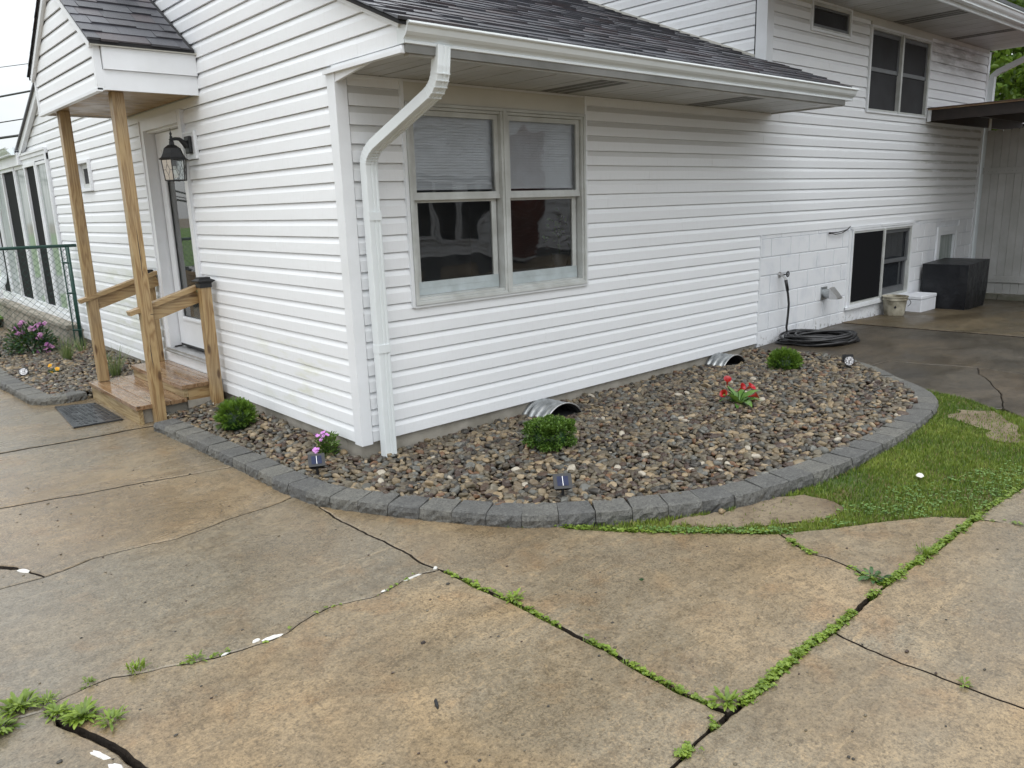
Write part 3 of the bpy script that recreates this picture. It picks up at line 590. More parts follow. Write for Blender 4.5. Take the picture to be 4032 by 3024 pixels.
# upper soffit and gutter
SU = 3.52
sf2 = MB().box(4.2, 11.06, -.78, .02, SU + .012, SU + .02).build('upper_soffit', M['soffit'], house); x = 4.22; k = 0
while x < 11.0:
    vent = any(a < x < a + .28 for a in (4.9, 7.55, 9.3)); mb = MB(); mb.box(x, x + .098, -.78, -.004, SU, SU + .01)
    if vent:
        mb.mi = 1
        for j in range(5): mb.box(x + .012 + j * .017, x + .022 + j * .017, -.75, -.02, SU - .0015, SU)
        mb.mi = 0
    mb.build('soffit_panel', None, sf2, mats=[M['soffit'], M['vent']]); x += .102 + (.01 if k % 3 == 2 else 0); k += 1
part('upper_fascia', M['white_metal'], (4.2, 11.06, -.80, -.782, SU - .01, 3.70)); part('soffit_trim', M['trim_tan'], (5.0, 10.95, -.01, .016, SU - .05, SU - .001))
g = MB(); g.extr(shiftp(GP, .0 - .035, 1.155), lambda p, s: (s, p[0], p[1]), 4.1, 11.2); g.build('upper_gutter', M['white_metal'], house)
ur = MB(); ur.extr([(-.86, 3.70), (4, 5.9), (4, 5.95), (-.86, 3.74)], lambda p, s: (s, p[0], p[1]), 4.15, 11.15); ur.build('upper_roof', M['shingle'], house)
# downspout near the corner: ribbed rectangular pipe
def downspout(path, w, d, side, name='downspout', parent=house, mat=None):
    # path points with section width along 'side', depth across
    mb = MB(); rib = [(-.5, -.5), (.5, -.5), (.5, .46), (.46, .5), (.34, .5), (.31, .43), (.19, .43), (.16, .5), (.03, .5), (0, .43), (-.12, .43), (-.15, .5), (-.46, .5), (-.5, .46)]
    side = Vector(side); P = [Vector(p) for p in path]; n = len(rib); vs = []
    for i, p in enumerate(P):
        t = (P[min(i + 1, len(P) - 1)] - P[max(i - 1, 0)]).normalized(); s2 = (side - t * side.dot(t)).normalized(); f = s2.cross(t).normalized()
        vs += [p + s2 * (a * w) - f * (b * d) for a, b in rib]
    fs = [(i * n + k, i * n + (k + 1) % n, (i + 1) * n + (k + 1) % n, (i + 1) * n + k) for i in range(len(P) - 1) for k in range(n)] + [tuple(range(n)), tuple((len(P) - 1) * n + k for k in range(n))[::-1]]
    mb.add(vs, fs); return mb.build(name, mat or M['white_metal'], parent)
A0 = Vector((.245, -.755, 2.405)); E0 = Vector((.235, -.755, 2.30)); E1 = Vector((.148, -.10, 1.93)); B0 = Vector((.146, -.085, 1.80)); B1 = Vector((.15, -.085, -.09))
def bend(p0, pc, p1, n=7, crimp=.0):
    o = []
    for i in range(n + 1):
        t = i / n; o.append(p0 * (1 - t) ** 2 + pc * 2 * t * (1 - t) + p1 * t ** 2)
    return o
ec = Vector((.232, -.75, 2.19)); up_ = bend(E0, ec, Vector((.222, -.65, 2.152)), 6); lo_ = bend(Vector((.155, -.18, 1.925)), Vector((.146, -.085, 1.872)), B0, 6)
ds = downspout([A0] + up_ + lo_ + [B1], .088, .064, (1, 0, 0))
for zz in (1.47, .62):
    MB().box(.103, .193, -.121, -.049, zz, zz + .055).build('pipe_collar', M['white_metal'], ds)
cr_ = MB()
for Lb, sgn in ((up_, 1), (lo_, -1)):
    for i in range(1, 6):
        p = Lb[i]; t = (Lb[i + 1] - Lb[i - 1]).normalized(); f = Vector((1, 0, 0)).cross(t).normalized()
        MB().beam(p - Vector((.0455, 0, 0)), p + Vector((.0455, 0, 0)), .006, .069, f).build('elbow_crimp', M['white_metal'], ds)
mb = MB(); ds2 = downspout([(11.09, -.83, 3.56), (11.09, -.75, 3.50), (11.09, -.62, 3.43), (11.09, -.10, 3.22), (11.09, -.04, 3.17), (11.09, -.035, 3.08), (11.09, -.035, -.05)], .09, .07, (1, 0, 0))
# ------------------------------------------------------------------ windows
def frame_boxes(mb, x0, x1, z0, z1, w, y0, y1, bot=None, top=None):
    b = bot if bot is not None else w; t = top if top is not None else w
    mb.box(x0, x0 + w, y0, y1, z0, z1); mb.box(x1 - w, x1, y0, y1, z0, z1); mb.box(x0 + w, x1 - w, y0, y1, z0, z0 + b); mb.box(x0 + w, x1 - w, y0, y1, z1 - t, z1)
W = MB(); W.box(.464, .487, -.016, .016, .872, 2.352); W.box(2.198, 2.222, -.016, .016, .872, 2.352); W.box(.487, 2.198, -.018, .016, .868, .884)
win = W.build('window', M['white'], house)
part('header_board', M['trim_tan'], (.488, 2.197, -.012, .02, 2.215, 2.336), parent=win)
f = MB(); frame_boxes(f, .489, 2.196, .886, 2.212, .020, -.026, .10); f.box(.509, 2.176, -.020, .09, .906, .914); frame_boxes(f, .509, 2.176, .915, 2.190, .018, -.012, .10)
f.box(1.306, 1.378, -.022, .10, .915, 2.190); f.box(1.327, 1.357, -.030, -.021, .90, 2.20)
f.build('frame', M['win'], win)
for (a, b) in ((.530, 1.304), (1.380, 2.154)):
    s1 = MB(); frame_boxes(s1, a, b, 1.598, 2.170, .036, .010, .034, .040, .034); s1.box(a - .001, b + .001, .004, .036, 1.588, 1.618); s1.build('sash', M['win'], win)
    s2 = MB(); frame_boxes(s2, a + .012, b - .012, .918, 1.600, .044, .042, .062, .030, .030); s2.box(a + .022, b - .022, .040, .045, .925, .935); s2.build('sash', M['win'], win)
    q = MB(); q.box(a + .013, b - .013, .036, .060, .945, 1.035); q.box(a + .013, b - .013, .034, .040, .992, .996); q.build('bottom_rail', M['win_blue'], win)
    MB().add([(a + .036, .024, 1.638), (b - .036, .024, 1.638), (b - .036, .024, 2.138), (a + .036, .024, 2.138)], [(0, 1, 2, 3)]).build('pane', M['glass'], win)
    MB().add([(a + .054, .052, 1.034), (b - .054, .052, 1.034), (b - .054, .052, 1.572), (a + .054, .052, 1.572)], [(0, 1, 2, 3)]).build('pane', M['glass'], win)
    bl = MB(); z = 1.672
    bl.box(a + .02, b - .02, .066, .084, 1.655, 1.672); bl.add([(a + .02, .0785, 1.66), (b - .02, .0785, 1.66), (b - .02, .0785, 2.19), (a + .02, .0785, 2.19)], [(0, 1, 2, 3)])
    while z < 2.19: bl.add([(a + .02, .066, z), (b - .02, .066, z), (b - .02, .075, z + .0180), (a + .02, .075, z + .0180)], [(0, 1, 2, 3)]); z += .0185
    bl.build('blind', M['blind'], win)
# room behind the window
rm = MB(); rx0, rx1, ry0, ry1, rz0, rz1 = .3, 3.9, .142, 3.6, -.0, 2.34
rm.add([(rx0, ry0, rz0), (rx1, ry0, rz0), (rx1, ry1, rz0), (rx0, ry1, rz0), (rx0, ry0, rz1), (rx1, ry0, rz1), (rx1, ry1, rz1), (rx0, ry1, rz1)], [(0, 1, 2, 3), (4, 7, 6, 5), (2, 6, 7, 3), (1, 5, 6, 2), (0, 3, 7, 4)])
rm.build('room', M['room'], house)
hp = empty('houseplant', (2.27, .36, 1.0)); tag(hp, 'green houseplant seen through the lower right pane of the twin window', 'plant')
hpb = MB(); hpb.lathe([(.05, 0), (.07, .11), (.075, .12), (.06, .12)], (2.27, .36, 1.0), 16); hpb.build('pot', M['white'], hp, True)
HOUSEPLANT = hp
part('room_shelf', M['room'], (1.6, 2.9, .20, .55, .96, .998))
# upper windows
def dark_window(x0, x1, z0, z1, split=True, two=True, base='white', sill=0):
    o = MB(); frame_boxes(o, x0 - .022, x1 + .022, z0 - .022, z1 + .022, .022, -.02, .02); wn = o.build('window', M['white'], house)
    f = MB(); frame_boxes(f, x0 + .001, x1 - .001, z0 + .001, z1 - .001, .022, -.012, .06)
    xs = [(x0 + .023, x1 - .023)]
    if two: xm = (x0 + x1) / 2; f.box(xm - .022, xm + .022, -.024, .06, z0, z1); xs = [(x0 + .023, xm - .022), (xm + .022, x1 - .023)]
    f.build('frame', M['win'], wn)
    for a, b in xs:
        if split:
            zm = (z0 + z1) / 2 + .01
            s = MB(); frame_boxes(s, a + .002, b - .002, zm - .02, z1 - .024, .045, .012, .04); s.build('sash', M['win_dark'], wn)
            s = MB(); frame_boxes(s, a + .006, b - .006, z0 + .024, zm + .02, .05, .030, .055, .085); s.build('sash', M['win_dark'], wn)
            MB().box(a + .04, b - .04, .045, .05, zm + .02, z1 - .06).build('pane', M['pane_dark'], wn); MB().box(a + .05, b - .05, .056, .06, z0 + .1, zm - .02).build('pane', M['pane_dark'], wn)
        else:
            s = MB(); frame_boxes(s, a + .002, b - .002, z0 + .024, z1 - .024, .03, .0, .04); s.build('sash', M['win_dark'], wn); MB().box(a + .03, b - .03, .03, .035, z0 + .05, z1 - .05).build('pane', M['pane_dark'], wn)
    MB().box(x0, x1, .061, .07, z0, z1).build('backing', M['dark'], wn)
    return wn
dark_window(5.70, 6.55, 3.24, 3.50, False, False); w2 = dark_window(7.10, 8.80, 2.49, 3.41)
part('header_board', M['trim_tan'], (7.08, 8.83, -.012, .016, 3.434, 3.518), parent=w2)
w3 = dark_window(6.955, 8.675, .19, 1.085); w3m = MB().box(6.98, 7.80, -.006, .0, .22, 1.06).build('screen', M['screen'], w3)
part('lintel_flashing', M['white'], (6.90, 7.70, -.02, .004, 1.11, 1.14), (7.71, 8.74, -.022, .004, 1.112, 1.142), parent=w3)
part('window_jamb', M['white'], (6.86, 6.925, -.004, .03, .14, 1.105), parent=w3); part('window_sill', M['white'], (6.86, 8.72, -.03, .03, .135, .165), parent=w3)
o = MB(); frame_boxes(o, 9.60, 10.38, .25, 1.02, .07, -.012, .03); w4 = o.build('window', M['white'], house); o = MB(); frame_boxes(o, 9.672, 10.308, .322, .948, .045, -.004, .04); o.build('frame', M['white'], w4)
MB().box(9.717, 10.263, .03, .035, .36, .91).build('pane', M['pane_curtain'], w4)
# gable wall: small window, sunroom windows
def fboxL(mb, y0, y1, z0, z1, w, x0, x1, bot=None):
    b = bot or w; mb.box(x0, x1, y0, y0 + w, z0, z1); mb.box(x0, x1, y1 - w, y1, z0, z1); mb.box(x0, x1, y0 + w, y1 - w, z0, z0 + b); mb.box(x0, x1, y0 + w, y1 - w, z1 - w, z1)
o = MB(); fboxL(o, 5.475, 5.965, 1.835, 2.175, .03, -.03, .03); sw = o.build('window', M['white'], house); o = MB(); fboxL(o, 5.506, 5.934, 1.866, 2.144, .055, .02, .05); o.build('sash', M['win'], sw); MB().box(.045, .05, 5.56, 5.88, 1.92, 2.09).build('pane', M['pane_dark'], sw)
o = MB(); fboxL(o, 7.36, 12.0, .16, 2.41, .05, -.035, .03, .10); sr = o.build('sunroom_window', M['white'], house)
ys = [7.42, 8.05, 8.74, 9.45, 10.4, 11.2, 11.95]
for i, (a, b) in enumerate(zip(ys, ys[1:])):
    o = MB(); fboxL(o, a, b, .262, 2.30, .05, -.02 - .012 * (i % 2), .02, .06); o.build('frame', M['white'], sr)
    MB().box(.0, .01, a + .05, b - .05, .322, 2.25).build('pane', M['pane_curtain'] if i % 2 == 0 else M['screen'], sr)
part('sunroom_header', M['white'], (-.05, .03, 7.36, 8.85, 2.41, 2.44), (-.06, .03, 8.85, 12.0, 2.30, 2.47), (-.02, .03, 7.36, 8.85, 2.29, 2.37), (.03, .3, 7.3, 12.0, .1, 2.47))
g = MB(); g.extr([(x + .72, z + .045) for x, z in GP], lambda p, s: (p[0] - .02, s, p[1]), 8.95, 12.3); g.build('sunroom_gutter', M['white_metal'], house)
part('sunroom_roof', M['white'], (-.05, 3.5, 8.95, 12.2, 2.50, 2.56))
downspout([(-.09, 11.6, 2.4), (-.08, 11.45, 2.3), (-.08, 11.4, 2.1), (-.08, 11.35, .62), (-.12, 11.3, .5), (-.28, 11.1, .35), (-.34, 11.05, .2), (-.36, 11.0, -.1)], .10, .08, (0, 1, 0), 'sunroom_downspout')
lg = MB().box(-.16, .03, 6.95, 12.0, -.3, .12).build('ledge_wall', M['ledge'], house)
for i in range(14): MB().box(-.19, -.02, 6.95 + i * .36, 6.95 + i * .36 + .352, .123, .185 + random.uniform(-.006, .006), bev=.008).build('ledge_stone', M['ledge'], lg)
# ------------------------------------------------------------------ door
D = MB(); D.box(-.018, .02, 2.53, 2.622, .24, 2.398); D.box(-.018, .02, 3.528, 3.62, .24, 2.398); D.box(-.022, .02, 2.622, 3.528, 2.306, 2.398)
D.box(-.026, -.017, 2.53, 2.548, .24, 2.40); D.box(-.026, -.017, 3.602, 3.62, .24, 2.40)
door = D.build('door', M['white'], house)
part('jamb', M['white'], (.02, .16, 2.602, 2.622, .275, 2.306), (.02, .16, 3.528, 3.548, .275, 2.306), (.02, .16, 2.622, 3.528, 2.29, 2.306), parent=door)
part('threshold', M['alu'], (-.035, .16, 2.55, 3.60, .235, .262), (-.045, -.030, 2.53, 3.62, .225, .238), parent=door)
dl = MB(); dl.box(.085, .125, 2.632, 2.76, .30, 2.285); dl.box(.085, .125, 3.37, 3.515, .30, 2.285); dl.box(.085, .125, 2.76, 3.37, .30, .56); dl.box(.085, .125, 2.76, 3.37, 2.14, 2.285); dl.build('door_leaf', M['white'], door)
dm_ = MB(); fboxL(dm_, 2.745, 3.385, .545, 2.155, .022, .072, .086); fboxL(dm_, 2.765, 3.365, .565, 2.135, .014, .078, .09); dm_.build('glazing_bead', M['white'], door)
MB().box(.098, .101, 2.76, 3.37, .56, 2.14).build('pane', M['glass_clear'], door)
bl = MB(); z = .60
while z < 2.13: bl.add([(.108, 2.765, z), (.108, 3.365, z), (.122, 3.365, z + .012), (.122, 2.765, z + .012)], [(0, 1, 2, 3)]); z += .0165
bl.build('blind', M['blind'], door); MB().box(.2, .21, 2.5, 3.7, .2, 2.4).build('dark_hall', M['dark'], door)
part('weatherstrip', M['black'], (.09, .12, 3.5155, 3.5275, .28, 2.29), (.09, .12, 2.632, 3.5275, .276, .298), parent=door)
bm_ = MB(); fboxL(bm_, 2.288, 2.522, 1.99, 2.212, .016, -.022, .01); bm_.box(-.015, .01, 2.30, 2.51, 2.0, 2.2); bm_.build('light_mounting_block', M['white'], house)

# ------------------------------------------------------------------ entry porch
porch = empty('entry_porch', (-.6, 2.35, -.12)); tag(porch, 'small gabled porch hood with white siding on raw pine posts over the side door', 'porch')
PX = -.74; PS = .655
fP = lambda s, o, z: (PX + .0195 - o, s, z)
siding(fP, 2.475, 8, lambda z: (2.165 + max(0, (z - 2.78) / PS), 3.995 - max(0, (z - 2.78) / PS)), [], M['side_left'], porch, 9, 2)
P_ = lambda name, mat, *b, **k: part(name, mat, *b, parent=porch, **k)
gs = MB(); gs.extr([(2.14, 2.47), (4.02, 2.47), (4.02, 2.76), (3.08, 3.38), (2.14, 2.76)], lambda p, s: (s, p[0], p[1]), PX + .015, PX + .03); gs.build('gable_backing', M['dark'], porch)
P_('corner_trim', M['white'], (PX - .006, PX + .045, 2.128, 2.17, 2.462, 2.79)); P_('corner_trim', M['white'], (PX - .006, PX + .03, 3.99, 4.03, 2.462, 2.79)); P_('gable_starter', M['white'], (PX - .01, PX + .03, 2.128, 4.03, 2.452, 2.474))
P_('fascia_board', M['white'], (PX + .05, -.001, 2.108, 2.14, 2.608, 2.762)); P_('fascia_board', M['white'], (PX + .045, -.001, 2.126, 2.15, 2.464, 2.606)); P_('fascia_board', M['white'], (PX + .045, -.001, 4.005, 4.03, 2.464, 2.762))
P_('drip_edge', M['trim_tan'], (PX - .02, -.001, 2.085, 2.12, 2.764, 2.776)); P_('beam', M['wood_x'], (PX + .05, -.02, 2.16, 2.20, 2.476, 2.60)); P_('beam', M['wood_x'], (PX + .05, -.02, 3.95, 3.99, 2.476, 2.60))
y = 2.152
while y < 3.98:
    P_('ceiling_board', M['wood_x'], (PX + .035, -.016, y, y + .083, 2.4765, 2.49), bev=.002); y += .088
for s in (1, -1):
    r0 = Vector((PX - .012, 3.08 - s * .955, 2.765)); r1 = Vector((PX - .012, 3.08, 2.765 + PS * .955)); rr_ = MB(); rr_.beam(r0, r1, .03, .045, Vector((0, -s * PS, 1))); rr_.build('rake_trim', M['white'], porch)
    hr = MB(); hr.extr([(3.08 - s * 1.0, 2.772), (3.08, 3.427), (3.08, 3.45), (3.08 - s * 1.0, 2.795)], lambda p, q: (q, p[0], p[1]), PX - .03, -.016); h_ = hr.build('porch_roof', M['roofdeck'], porch)
    shingle_roof(h_, Vector((PX - .045, 3.08 - s * 1.012, 2.79)) - worldloc(porch), (1, 0, 0), (0, s, PS), .73, 1.22, M['shingle'], 11 + s, 100, wmin=.12, wmax=.26)
def post(x, y, z0, z1, w=.089): return MB().box(x, x + w, y, y + w, z0, z1, bev=.004).build('post', M['wood_z'], porch)
p1 = post(-.61, 2.285, -.20, 2.475); p2 = post(-.665, 3.665, .004, 2.475)
for zz, hh, xx in ((1.02, .46, -.563), (.30, .24, -.580)):
    sp_ = MB(); n_s = 14
    vs_ = [(xx + .004 * noise.noise(Vector((zz, k * .5, 0))) + sg * .0028 * math.sin(math.pi * k / n_s), 2.2842, zz + hh * k / n_s) for k in range(n_s + 1) for sg in (-1, 1)]
    sp_.add(vs_, [(2 * k, 2 * k + 1, 2 * k + 3, 2 * k + 2) for k in range(n_s)]); sp_.build('drying_split', M['dark'], p1)
MB().box(-.545, -.521, 2.2835, 2.2845, .752, .757).build('saw_nick', M['dark'], p1)
def stub(x, y):
    s = post(x, y, -.2, .958); c = MB(); c.box(x - .006, x + .095, y - .006, y + .095, .935, .972); 
    cx, cy = x + .0445, y + .0445
    def ring(h0, r0, h1, r1): c.add([(cx + a * r0, cy + b * r0, h0) for a, b in ((-1, -1), (1, -1), (1, 1), (-1, 1))] + [(cx + a * r1, cy + b * r1, h1) for a, b in ((-1, -1), (1, -1), (1, 1), (-1, 1))], [(0, 1, 5, 4), (1, 2, 6, 5), (2, 3, 7, 6), (3, 0, 4, 7), (4, 5, 6, 7), (3, 2, 1, 0)])
    ring(.972, .051, .990, .072); ring(.990, .074, .996, .074); ring(.996, .070, 1.010, .045); ring(1.010, .046, 1.022, .046)
    c.build('post_cap', M['black'], s); return s
stub(-.135, 2.225); stub(-.12, 3.72)
def rail(y, x0, z0, x1, z1, up=.0):
    sl = (z1 - z0) / (x1 - x0)
    MB().beam((x0 - .07, y, z0 - .07 * sl), (x1, y, z1), .088, .036).build('handrail_cap', M['wood_x'], porch)
    MB().beam((x0 + .02, y, z0 - .075 + .02 * sl), (x1, y, z1 - .073), .036, .110).build('handrail', M['wood_x'], porch)
rail(2.36, -.62, .79, -.118, .935); rail(3.70, -.66, .80, -.01, .995)
# steps
steps = empty('wooden_steps', (-.5, 3.05, -.165)); tag(steps, 'two low wet pine steps in front of the glazed side door', 'steps')
S_ = lambda name, mat, *b, **k: part(name, mat, *b, parent=steps, **k)
S_('stoop_core', M['found'], (-.70, -.0, 2.40, 3.74, -.25, -.038), (-.31, -.0, 2.36, 3.74, -.10, -.03))
for x0 in (-.74, -.598, -.456): S_('tread_board', M['tread'], (x0, x0 + .138, 2.345, 3.79, -.036, .0), bev=.003)
for x0 in (-.352, -.210, -.068): S_('tread_board', M['tread'], (x0, x0 + (.138 if x0 < -.1 else .066), 2.35, 3.74, .074, .11), bev=.003)
S_('riser_board', M['board_pale'], (-.722, -.684, 2.36, 3.77, -.178, -.038), bev=.002); S_('riser_board', M['board_pale'], (-.338, -.300, 2.36, 3.73, .001, .073), bev=.002); S_('side_board', M['wood_x'], (-.299, -.0, 2.362, 2.398, -.03, .073), bev=.002); S_('side_board', M['wood_x'], (-.299, -.0, 3.692, 3.728, -.03, .073), bev=.002)
mat_ = MB(); q = [(-1.085, 3.64), (-.765, 3.50), (-.765, 2.66), (-1.15, 2.69)]
mat_.add([(x, y, G(x) + .004) for x, y in q] + [(x + .004 * (1 if x < -1 else -1), y, G(x) + .014) for x, y in q], [(0, 1, 5, 4), (1, 2, 6, 5), (2, 3, 7, 6), (3, 0, 4, 7), (4, 5, 6, 7)])
for i in range(9):
    for j in range(18):
        x = -1.08 + i * .036; y = 2.74 + j * .043
        if random.random() < .8: mat_.box(x, x + .022, y, y + .03, G(x) + .0145, G(x) + .017)
tag(mat_.build('door_mat', pm('wet_rubber_mat', (.018, .02, .024), (.04, .043, .048), 9, .22)), 'wet black rubber door mat lying on the concrete below the steps', 'door mat')
# lantern
la = empty('wall_lantern', (-.16, 2.40, 2.1)); tag(la, 'black coach lantern with leaded clear glass on the wall beside the side door', 'lantern')
b = MB(); n = 8
def poly_ring(mb, cx, cy, prof, sides=8, rot=math.pi / 8):
    vs = [(cx + r * math.cos(2 * math.pi * k / sides + rot), cy + r * math.sin(2 * math.pi * k / sides + rot), z) for r, z in prof for k in range(sides)]
    fs = [(i * sides + k, i * sides + (k + 1) % sides, (i + 1) * sides + (k + 1) % sides, (i + 1) * sides + k) for i in range(len(prof) - 1) for k in range(sides)]
    mb.add(vs, fs + [tuple(range(sides))[::-1], tuple((len(prof) - 1) * sides + k for k in range(sides))])
LX, LY = -.165, 2.40; s6, r6 = 6, 0
b.box(-.045, -.018, LY - .055, LY + .055, 2.035, 2.175, bev=.01); b.build('back_plate', M['black'], la)
b = MB(); b.tube([(-.04, LY, 2.10), (-.07, LY, 2.125), (-.10, LY, 2.150), (-.13, LY, 2.152), (LX, LY, 2.145)], .014, 8, rad=[.034, .022, .015, .013, .013]); b.build('arm', M['black'], la)
b = MB(); poly_ring(b, LX, LY, [(.118, 1.985), (.121, 1.990), (.100, 2.003), (.082, 2.035), (.068, 2.075), (.035, 2.100), (.022, 2.105), (.020, 2.128), (.014, 2.135)], 6, 0); b.build('roof_cap', M['black'], la)
b = MB(); b.lathe([(.012, 2.13), (.020, 2.145), (.010, 2.155), (.013, 2.165), (.006, 2.175), (.011, 2.190), (.004, 2.205), (.001, 2.235)], (LX, LY, 0), 10); b.build('finial', M['black'], la, True)
b = MB(); ct = [(LX + .100 * math.cos(k * math.pi / 3), LY + .100 * math.sin(k * math.pi / 3)) for k in range(6)]; cb_ = [(LX + .086 * math.cos(k * math.pi / 3), LY + .086 * math.sin(k * math.pi / 3)) for k in range(6)]
for k in range(6):
    b.tube([(*ct[k], 1.988), (*cb_[k], 1.82)], .0045, 5); b.tube([(*cb_[k], 1.82), (*cb_[(k + 1) % 6], 1.82)], .005, 5); b.tube([(*ct[k], 1.984), (*ct[(k + 1) % 6], 1.984)], .004, 5)
    P0, P1, Q0, Q1 = [Vector((*c, z)) for c, z in ((ct[k], 1.985), (ct[(k + 1) % 6], 1.985), (cb_[k], 1.822), (cb_[(k + 1) % 6], 1.822))]
    F_ = lambda u, v: (P0.lerp(P1, u)).lerp(Q0.lerp(Q1, u), v)
    for pth in ([(.5, 0), (.5, .22), (.72, .5), (.5, .78), (.5, 1)], [(.5, .22), (.28, .5), (.5, .78)], [(0, .5), (.28, .5)], [(.72, .5), (1, .5)]): b.tube([F_(*p) for p in pth], .0018, 4)
b.build('cage', M['black'], la)
b = MB()
for k in range(6): b.add([(*ct[k], 1.985), (*ct[(k + 1) % 6], 1.985), (*cb_[(k + 1) % 6], 1.822), (*cb_[k], 1.822)], [(0, 1, 2, 3)])
b.build('glass_panes', M['glass_clear'], la)
b = MB(); b.lathe([(.018, 1.985), (.018, 1.94), (.016, 1.935)], (LX, LY, 0), 10); b.build('socket', M['black'], la); b = MB(); b.lathe([(.012, 1.937), (.016, 1.915), (.030, 1.885), (.031, 1.868), (.020, 1.846), (.004, 1.840)], (LX, LY, 0), 14); b.build('bulb', M['bulb'], la, True)

# ------------------------------------------------------------------ garden bed: soil, blocks, river stones
RO = [(-.695, 2.10), (-.672, 1.932), (-.646, 1.368), (-.636, 1.007), (-.621, .622), (-.618, .216), (-.615, .038), (-.601, -.181), (-.575, -.36), (-.513, -.531), (-.422, -.733), (-.326, -.923), (-.231, -1.113), (-.13, -1.29), (-.02, -1.468), (.105, -1.617), (.27, -1.747), (.435, -1.867), (.6, -1.989), (.777, -2.1), (.957, -2.195), (1.154, -2.263), (1.362, -2.32), (1.562, -2.366), (1.787, -2.393), (2.019, -2.415), (2.298, -2.424), (2.505, -2.424), (2.731, -2.418), (2.937, -2.405), (3.124, -2.39), (3.282, -2.372), (3.431, -2.346), (3.6, -2.30), (3.768, -2.235), (3.89, -2.16), (4.019, -2.05), (4.15, -1.90), (4.285, -1.73), (4.418, -1.588), (4.545, -1.465), (4.665, -1.32), (4.755, -1.138), (4.825, -.969), (4.858, -.80), (4.862, -.62), (4.85, -.45), (4.838, -.26), (4.828, -.06)]
RT = lambda x: G(x) + float(np.interp(x, [1.8, 2.6, 4.0, 4.7], [.068, .052, .040, .018]))
def resample(P, step):
    P = [Vector((*p, 0)) for p in P]; d = [0]
    for a, b in zip(P, P[1:]): d.append(d[-1] + (b - a).length)
    n = max(1, round(d[-1] / step)); out = []
    for k in range(n + 1):
        t = d[-1] * k / n; i = min(max(np.searchsorted(d, t) - 1, 0), len(P) - 2); out.append(P[i].lerp(P[i + 1], (t - d[i]) / (d[i + 1] - d[i])))
    return out
def block_mesh(A, B, depth, ztop, h, rr, gap=.004):       # A,B outer top corners, inner on left of A->B
    t = (B - A); Ln = t.length; t.normalize(); nn = Vector((-t.y, t.x, 0)); mb = bmesh.new(); nu, nv = 7, 4; sl = .012
    def O(u, v, w): return A + t * u + nn * v + Vector((0, 0, w))
    taper = .010
    top = [[None] * (nu + 1) for _ in range(4)]
    for j, vv in enumerate((sl + .004, .055, .11, depth)):
        for i in range(nu + 1):
            k = taper * vv / depth; u = gap / 2 + k + (Ln - gap - 2 * k) * i / nu; p = O(u, vv, 0); p.z = ztop(p.x) + noise.noise(p * 30) * .0016; top[j][i] = mb.verts.new(p)
    fr = []
    for j in range(nv + 1):
        row = []
        for i in range(nu + 1):
            u = gap / 2 + (Ln - gap) * i / nu; w = -.006 - (h - .006) * j / nv; q = O(u, 0, w); d = noise.noise(q * 34) * .013 + noise.noise(q * 95) * .009 - .003
            if j == 0: d = .006 + noise.noise(q * 60) * .003
            edge = 0 if 0 < i < nu else .004
            p = O(u, d + edge, 0); p.z = ztop(p.x) + w + noise.noise(q * 55) * .002; row.append(mb.verts.new(p))
        fr.append(row)
    for i in range(nu):
        mb.faces.new((fr[0][i], fr[0][i + 1], top[0][i + 1], top[0][i]))
        for j in range(3): mb.faces.new((top[j][i], top[j][i + 1], top[j + 1][i + 1], top[j + 1][i]))
        for j in range(nv): mb.faces.new((fr[j + 1][i], fr[j + 1][i + 1], fr[j][i + 1], fr[j][i]))
    bl = [mb.verts.new(O(gap / 2 + taper + (Ln - gap - 2 * taper) * i / nu, depth, 0) + Vector((0, 0, ztop(A.x) - h))) for i in range(nu + 1)]
    for i in range(nu): mb.faces.new((top[3][i], top[3][i + 1], bl[i + 1], bl[i]))
    for i in (0, nu):
        mb.faces.new([top[0][i], top[1][i], top[2][i], top[3][i], bl[i]] + [fr[j][i] for j in range(nv, -1, -1)])
    bmesh.ops.recalc_face_normals(mb, faces=mb.faces[:]); return mb
def edging(name, P, label, step=.2, depth=.166, zt=RT, h=.105, breaks=None):
    root = empty(name, (P[0][0], P[0][1], G(P[0][0]))); tag(root, label, 'garden edging')
    pts = resample(P, step) if breaks is None else [Vector((*p, 0)) for p in P]
    rr = random.Random(3)
    for a, b in zip(pts, pts[1:]):
        dz = rr.uniform(-.0025, .0025); ry = rr.uniform(-.002, .002); t = (b - a).normalized(); nn = Vector((-t.y, t.x, 0))
        sh = nn * rr.uniform(-.004, .004); bm = block_mesh(a + sh, b + sh, depth, lambda x: zt(x) + dz, h, rr); o = worldloc(root)
        for v in bm.verts: v.co -= o
        me = bpy.data.meshes.new('block'); bm.to_mesh(me); bm.free(); link('block', me, M['paver'], root)
    return root
edging('garden_edging', RO[:-1], 'curving border of dark grey concrete blocks round the main gravel bed', .2)
LE = [(-1.30, 6.9), (-1.28, 5.034), (-1.235, 4.30), (-1.215, 3.90), (-1.063, 3.75), (-.865, 3.763), (-.765, 3.78)]
edging('garden_edging', LE, 'low grey block border of the planted bed left of the steps', .19, zt=lambda x: G(x) + .068)

